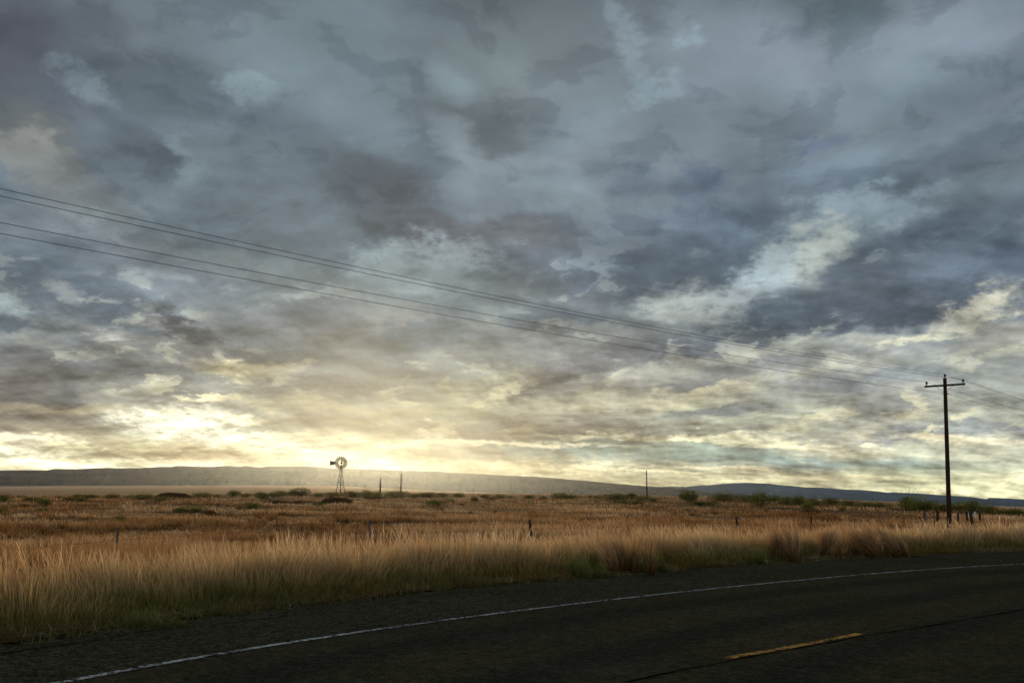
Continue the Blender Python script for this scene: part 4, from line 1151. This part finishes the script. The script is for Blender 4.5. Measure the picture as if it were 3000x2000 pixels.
# ------------------------------------------------------------------ windpump
def windpump():
    D = 320.0; px = D / FOC
    b = at(997, 1452, D); gz = tz(b[0], D)
    e = empty('windpump', (b[0], D, gz)); tag(e, 'multi-blade steel windpump on a lattice tower, wheel facing the road, standing on the plain', 'windpump')
    zrow = lambda y: at(998, y, D)[2] - gz
    zt = zrow(1377); rt = .26; rb = 14.2 * px * .98; z0 = -.1
    ang = math.radians(6)
    def corner(k, f):     # f 0 top .. 1 ground
        r_ = (rt + (rb - rt) * f) * 1.0
        c = [(-1, -1), (1, -1), (1, 1), (-1, 1)][k]
        x, y = c[0] * r_, c[1] * r_
        return Vector((x * math.cos(ang) - y * math.sin(ang), x * math.sin(ang) + y * math.cos(ang), zt + (z0 - zt) * f))
    for k in range(4):
        mb = MB(); mb.bar(corner(k, 0), corner(k, 1), .07, .07, up=(0, 1, 0)); mb.build('leg', M['galv'], e)
    fs = [(zt - zrow(y)) / (zt - z0) for y in (1394.6, 1410.5, 1426.5)] ; fs_all = [0.02] + fs + [.97]
    for f in fs:
        mb = MB()
        for k in range(4): mb.bar(corner(k, f), corner((k + 1) % 4, f), .065, .065)
        mb.build('girt', M['galv'], e)
    mb = MB()
    for i in range(len(fs_all) - 1):
        for k in range(4):
            mb.bar(corner(k, fs_all[i]), corner((k + 1) % 4, fs_all[i + 1]), .028, .028); mb.bar(corner((k + 1) % 4, fs_all[i]), corner(k, fs_all[i + 1]), .028, .028)
    mb.build('cross_bracing', M['galv'], e)
    mb = MB(); hub_z = zrow(1355.3)
    mb.tube([(-.05, -.05, -.2), (.0, -.05, zt * .5), (.05, -.02, zt), (.06, 0, hub_z - .1)], [.10, .095, .085, .07], 8); mb.build('pump_rod', M['blade_steel'], e)
    mb = MB()
    mb.bar((-.62, 0, zt + .02), (.62, 0, zt + .02), .75, .05); mb.lathe((0, 0, zt - .16), [(.08, 0), (.24, .12), (.26, .2)], 8)
    mb.tube([(.55, 0, zt), (.85, 0, zt - .03)], .02, 6); mb.build('platform', M['blade_steel'], e)
    # gearbox
    mb = MB(); mb.lathe((.10, .05, hub_z - .32), [(.10, 0), (.16, .08), (.26, .22), (.27, .40), (.20, .62), (.12, .95), (.06, 1.05)], 10)
    mb.bar((-.25, .1, hub_z - .05), (.12, .1, hub_z), .10, .12); gb = mb.build('gearbox', M['blade_steel'], e, True)
    # wheel, 18 blades, facing the camera with a little yaw
    R1 = 18.7 * px; R0 = 7.6 * px; hub = Vector((-.02, -.42, hub_z)); yaw = math.radians(8)
    ux = Vector((math.cos(yaw), math.sin(yaw), 0)); uz = Vector((0, 0, 1)); nrm = ux.cross(uz)
    for k in range(18):
        th = 2 * math.pi * (k + .30) / 18; V = []
        pitch = math.radians(12)
        for j, rr in enumerate(np.linspace(R0, R1, 5)):
            ra = ux * math.cos(th) + uz * math.sin(th); ta = -ux * math.sin(th) + uz * math.cos(th)
            hw = .11 + (.215 - .11) * (j / 4)
            tp_ = ta * math.cos(pitch) + nrm * math.sin(pitch); cm = ta.cross(ra) * 0
            for q in (-1, 0, 1):
                V.append(hub + ra * rr + tp_ * hw * q * .98 + nrm * (.035 * (1 - q * q)))
        F = []
        for j in range(4):
            for q in range(2): F.append((j * 3 + q, j * 3 + q + 1, (j + 1) * 3 + q + 1, (j + 1) * 3 + q))
        nv = len(V); V += [v + nrm * .012 for v in V]; F += [tuple(i + nv for i in f[::-1]) for f in F]
        me = new_mesh('wheel_blade', V, F, M['blade_steel']); link('wheel_blade', me, e)
    def ringm(r_, t_): 
        mb = MB(); pts = [hub + (ux * math.cos(a) + uz * math.sin(a)) * r_ for a in np.linspace(0, 2 * math.pi, 49)]; mb.tube(pts, t_, 5, False); return mb
    ringm(R0 * 1.12, .014).build('wheel_rim', M['galv'], e); ringm(R1 * .80, .014).build('wheel_rim', M['galv'], e)
    mb = MB()
    for k in range(6):
        th = 2 * math.pi * (k + .3) / 6; ra = ux * math.cos(th) + uz * math.sin(th)
        mb.tube([hub, hub + ra * R1 * .82], .013, 5)
    mb.build('spokes', M['galv'], e); mb = MB(); mb.lathe(hub - nrm * .12, [(.05, 0), (.10, .05), (.10, .2), (.05, .26)], 10, axis=nrm); mb.build('hub', M['blade_steel'], e)
    # tail, folded out to the left
    tl = lambda x, y: Vector(at(x, y, D + .4)) - Vector((b[0], D, gz))
    P = [tl(966.3, 1349), tl(966.5, 1363), tl(981, 1360.3), tl(984.2, 1356), tl(981, 1351.3)]
    V = P + [p + Vector((0, .025, 0)) for p in P]; n5 = 5
    F = [tuple(range(5)), tuple(range(9, 4, -1))] + [(i, (i + 1) % 5, (i + 1) % 5 + 5, i + 5) for i in range(5)]
    link('tail_vane', new_mesh('tail_vane', V, F, M['vane']), e)
    mb = MB(); mb.tube([tl(968, 1352.2), tl(999, 1354.2)], .022, 6); mb.tube([tl(968, 1359.5), tl(999, 1356)], .022, 6); mb.build('tail_boom', M['galv'], e)
windpump()

# ------------------------------------------------------------------ fence
def wood_post(x, ytop, D, wpx, label, tilt=0.0, material='post_wood', zext=0.0, hole=False, notch=False):
    tp = at(x, ytop, D); bx = tp[0]; gz = tz(bx, D); H = tp[2] - gz; r_ = wpx * D / FOC / 2 * (.85 if wpx < 9.3 else 1)
    e = empty('fence_post', (bx - tilt * H, D, gz)); tag(e, label, 'fence post', 'fence posts beyond the verge')
    rnd = random.Random(int(x)); V = []; F = []; n_ = 12; rows = 9
    prof = [1 + rnd.gauss(0, .09) for _ in range(n_)]
    for i in range(rows):
        f = i / (rows - 1)
        for k in range(n_):
            th = 2 * math.pi * k / n_; rr = r_ * prof[k] * (1.05 - .12 * f + .03 * math.sin(5 * f + k))
            V.append((tilt * H * f + rr * math.cos(th), rr * math.sin(th), -.3 + (H + .3) * f + (rnd.random() * .05 if i == rows - 1 else 0)))
    V.append((tilt * H, 0, H + .015)); F = [(i * n_ + k, i * n_ + (k + 1) % n_, (i + 1) * n_ + (k + 1) % n_, (i + 1) * n_ + k) for i in range(rows - 1) for k in range(n_)]
    F += [((rows - 1) * n_ + k, (rows - 1) * n_ + (k + 1) % n_, len(V) - 1) for k in range(n_)]
    link('post', new_mesh('post', V, F, M[material]), e)
    return e
def steel_post(x, ytop, D, wpx, label, tilt=0.0):
    tp = at(x, ytop, D); gz = tz(tp[0], D); H = tp[2] - gz; w_ = wpx * D / FOC
    e = empty('steel_fence_post', (tp[0] - tilt * H, D, gz)); tag(e, label, 'steel post', 'rusty steel fence posts')
    mb = MB(); mb.bar((0, 0, -.3), (tilt * H, 0, H), w_, .008, up=(0, 1, 0)); mb.bar((0, .022, -.3), (tilt * H, .022, H), .008, .042, up=(0, 1, 0))
    mb.build('post', M['rust'], e)
wood_post(344, 1560, 32, 9, 'short weathered grey wooden post in brown weeds, far left of the fence', 0, 'post_wood')
wood_post(1080, 1529, 45, 8, 'split wooden fence post leaning left, between the windpump and the photo centre', -.16, 'post_wood')
wood_post(1552, 1523, 51, 8, 'thin dark wooden fence stub leaning left at the photo centre', -.14, 'dark_post')
wood_post(2157, 1515, 64, 7, 'short dark leaning fence stub half sunk in tall grass, right of centre', -.15, 'dark_post')
wood_post(2377, 1513, 70, 6, 'thin upright dark fence post in pale grass left of the power pole', .02, 'dark_post')
wood_post(2550, 1515, 72, 6, 'thin grey fence post barely showing above the pale grass', .02, 'post_wood')
steel_post(811, 1518, 46, 4.2, 'rusty red steel fence post left of the windpump, with wires on it')
steel_post(2648, 1507, 84, 3.4, 'rusty red steel fence stake, left one beside the tall power pole')
steel_post(2737, 1506, 86, 3.4, 'rusty red steel fence stake just left of the tall power pole')
def stick(x0, y0, x1, y1, D, lab):
    a = at(x0, y0, D); b_ = at(x1, y1, D); a = Vector(a); b_ = Vector(b_); a.z = tz(a.x, D)
    e = empty('bare_stick', a); tag(e, lab, 'stick'); mb = MB(); v = b_ - a
    mb.tube([(0, 0, -.05), tuple(v * .5 + Vector((.015, 0, 0))), tuple(v)], [.016, .013, .009], 6); mb.build('stem', M['rust'], e)
    mb = MB(); mb.tube([tuple(v * .6), tuple(v * .6 + Vector((.10, 0, .10)))], [.008, .004], 4); mb.build('twig', M['rust'], e)
stick(462, 1608, 480, 1566, 30, 'dark reddish bare stick leaning right among the weeds at left')
stick(413, 1600, 408, 1568, 31, 'short thin crooked stick just right of the grey stub post')
G4 = [(2708, 1497, 97, 10.5, 0, 'post_wood', 'thick pale grey corral post left of the tall power pole'),
      (2746, 1495.5, 99, 9.5, 0, 'dark_post', 'thick dark corral post just left of the tall power pole'),
      (2807, 1502, 92, 7.5, 0, 'dark_post', 'narrow broken corral post just right of the tall power pole'),
      (2832, 1499, 93, 8, -.04, 'dark_post', 'dark corral post with a pale notice plate, right of the power pole'),
      (2842, 1495, 90, 9.5, -.15, 'dark_post', 'thick black corral post leaning left beside the one with the plate'),
      (2870, 1501, 98, 8, 0, 'dark_post', 'dark corral post furthest right of the power pole')]
for (x_, y_, D_, w_, tl_, mt_, lb_) in G4:
    e = wood_post(x_, y_, D_, w_, lb_, tl_, mt_)
    e.name = 'corral_post'; e['group'] = 'old corral posts by the power pole'
    if 'plate' in lb_:
        H = at(x_, y_, D_)[2] - tz(e.location.x, D_); M['plate'] = plain('faded_plate', (.42, .40, .36), .7, .2)
        mb = MB(); mb.bar((.10, -.13, H - .38), (.10, -.13, H - .06), .17, .01, up=(0, 1, 0)); mb.build('plate', M['plate'], e)
# barbed wire strands follow the posts
FP = [(-120, 1629, 23), (0, 1610, 25), (178, 1595, 28), (340, 1579, 32), (583, 1565, 34.5), (811, 1547, 45.9), (1083, 1541, 45), (1292, 1537, 48), (1552, 1530, 51), (1850, 1526, 57), (2157, 1521, 64), (2377, 1519, 70), (2550, 1519, 72), (2648, 1515, 84), (2737, 1514, 86)]
def strand(dz, lab):
    pts = []
    W_ = [Vector(at(x, y, D)) + Vector((0, -.10, -dz)) for x, y, D in FP]
    for a, b_ in zip(W_[:-1], W_[1:]):
        n_ = max(6, int((b_ - a).length / .35))
        for k in range(n_):
            q = k / n_; p = a.lerp(b_, q); p.z -= .10 * q * (1 - q); pts.append(p)
    pts.append(W_[-1]); o0 = pts[0].copy(); mb = MB(); mb.tube([p - o0 for p in pts], .0042, 4, False)
    o = mb.build('barbed_wire', M['rust'], None); o.location = o0; tag(o, lab, 'barbed wire', 'barbed wire strands of the fence')
strand(0, 'rusty top strand of barbed wire along the fence')
strand(.24, 'rusty lower strand of barbed wire along the fence')

# ------------------------------------------------------------------ haze
def haze():
    mb = MB(); x0, x1, y0, y1, z0, z1 = -14000, 14000, -1500, 15500, -190, 203
    V = [(x0, y0, z0), (x1, y0, z0), (x1, y1, z0), (x0, y1, z0), (x0, y0, z1), (x1, y0, z1), (x1, y1, z1), (x0, y1, z1)]
    mb.add(V, [(0, 3, 2, 1), (4, 5, 6, 7), (0, 1, 5, 4), (1, 2, 6, 5), (2, 3, 7, 6), (3, 0, 4, 7)])
    m_, t = mat('haze_air')
    v = t.n.new('ShaderNodeVolumePrincipled'); v.inputs['Color'].default_value = (.52, .70, 1.0, 1); v.inputs['Density'].default_value = HAZE; v.inputs['Anisotropy'].default_value = .90
    o = t.n.new('ShaderNodeOutputMaterial'); t.l.new(v.outputs[0], o.inputs['Volume'])
    m_.cycles.homogeneous_volume = True
    ob = mb.build('haze', m_); ob['kind'] = 'stuff'; tag(ob, 'pale evening haze filling the air over the plain', 'haze')
HAZE = 0.75e-5
haze()
print('objects', len(bpy.data.objects))
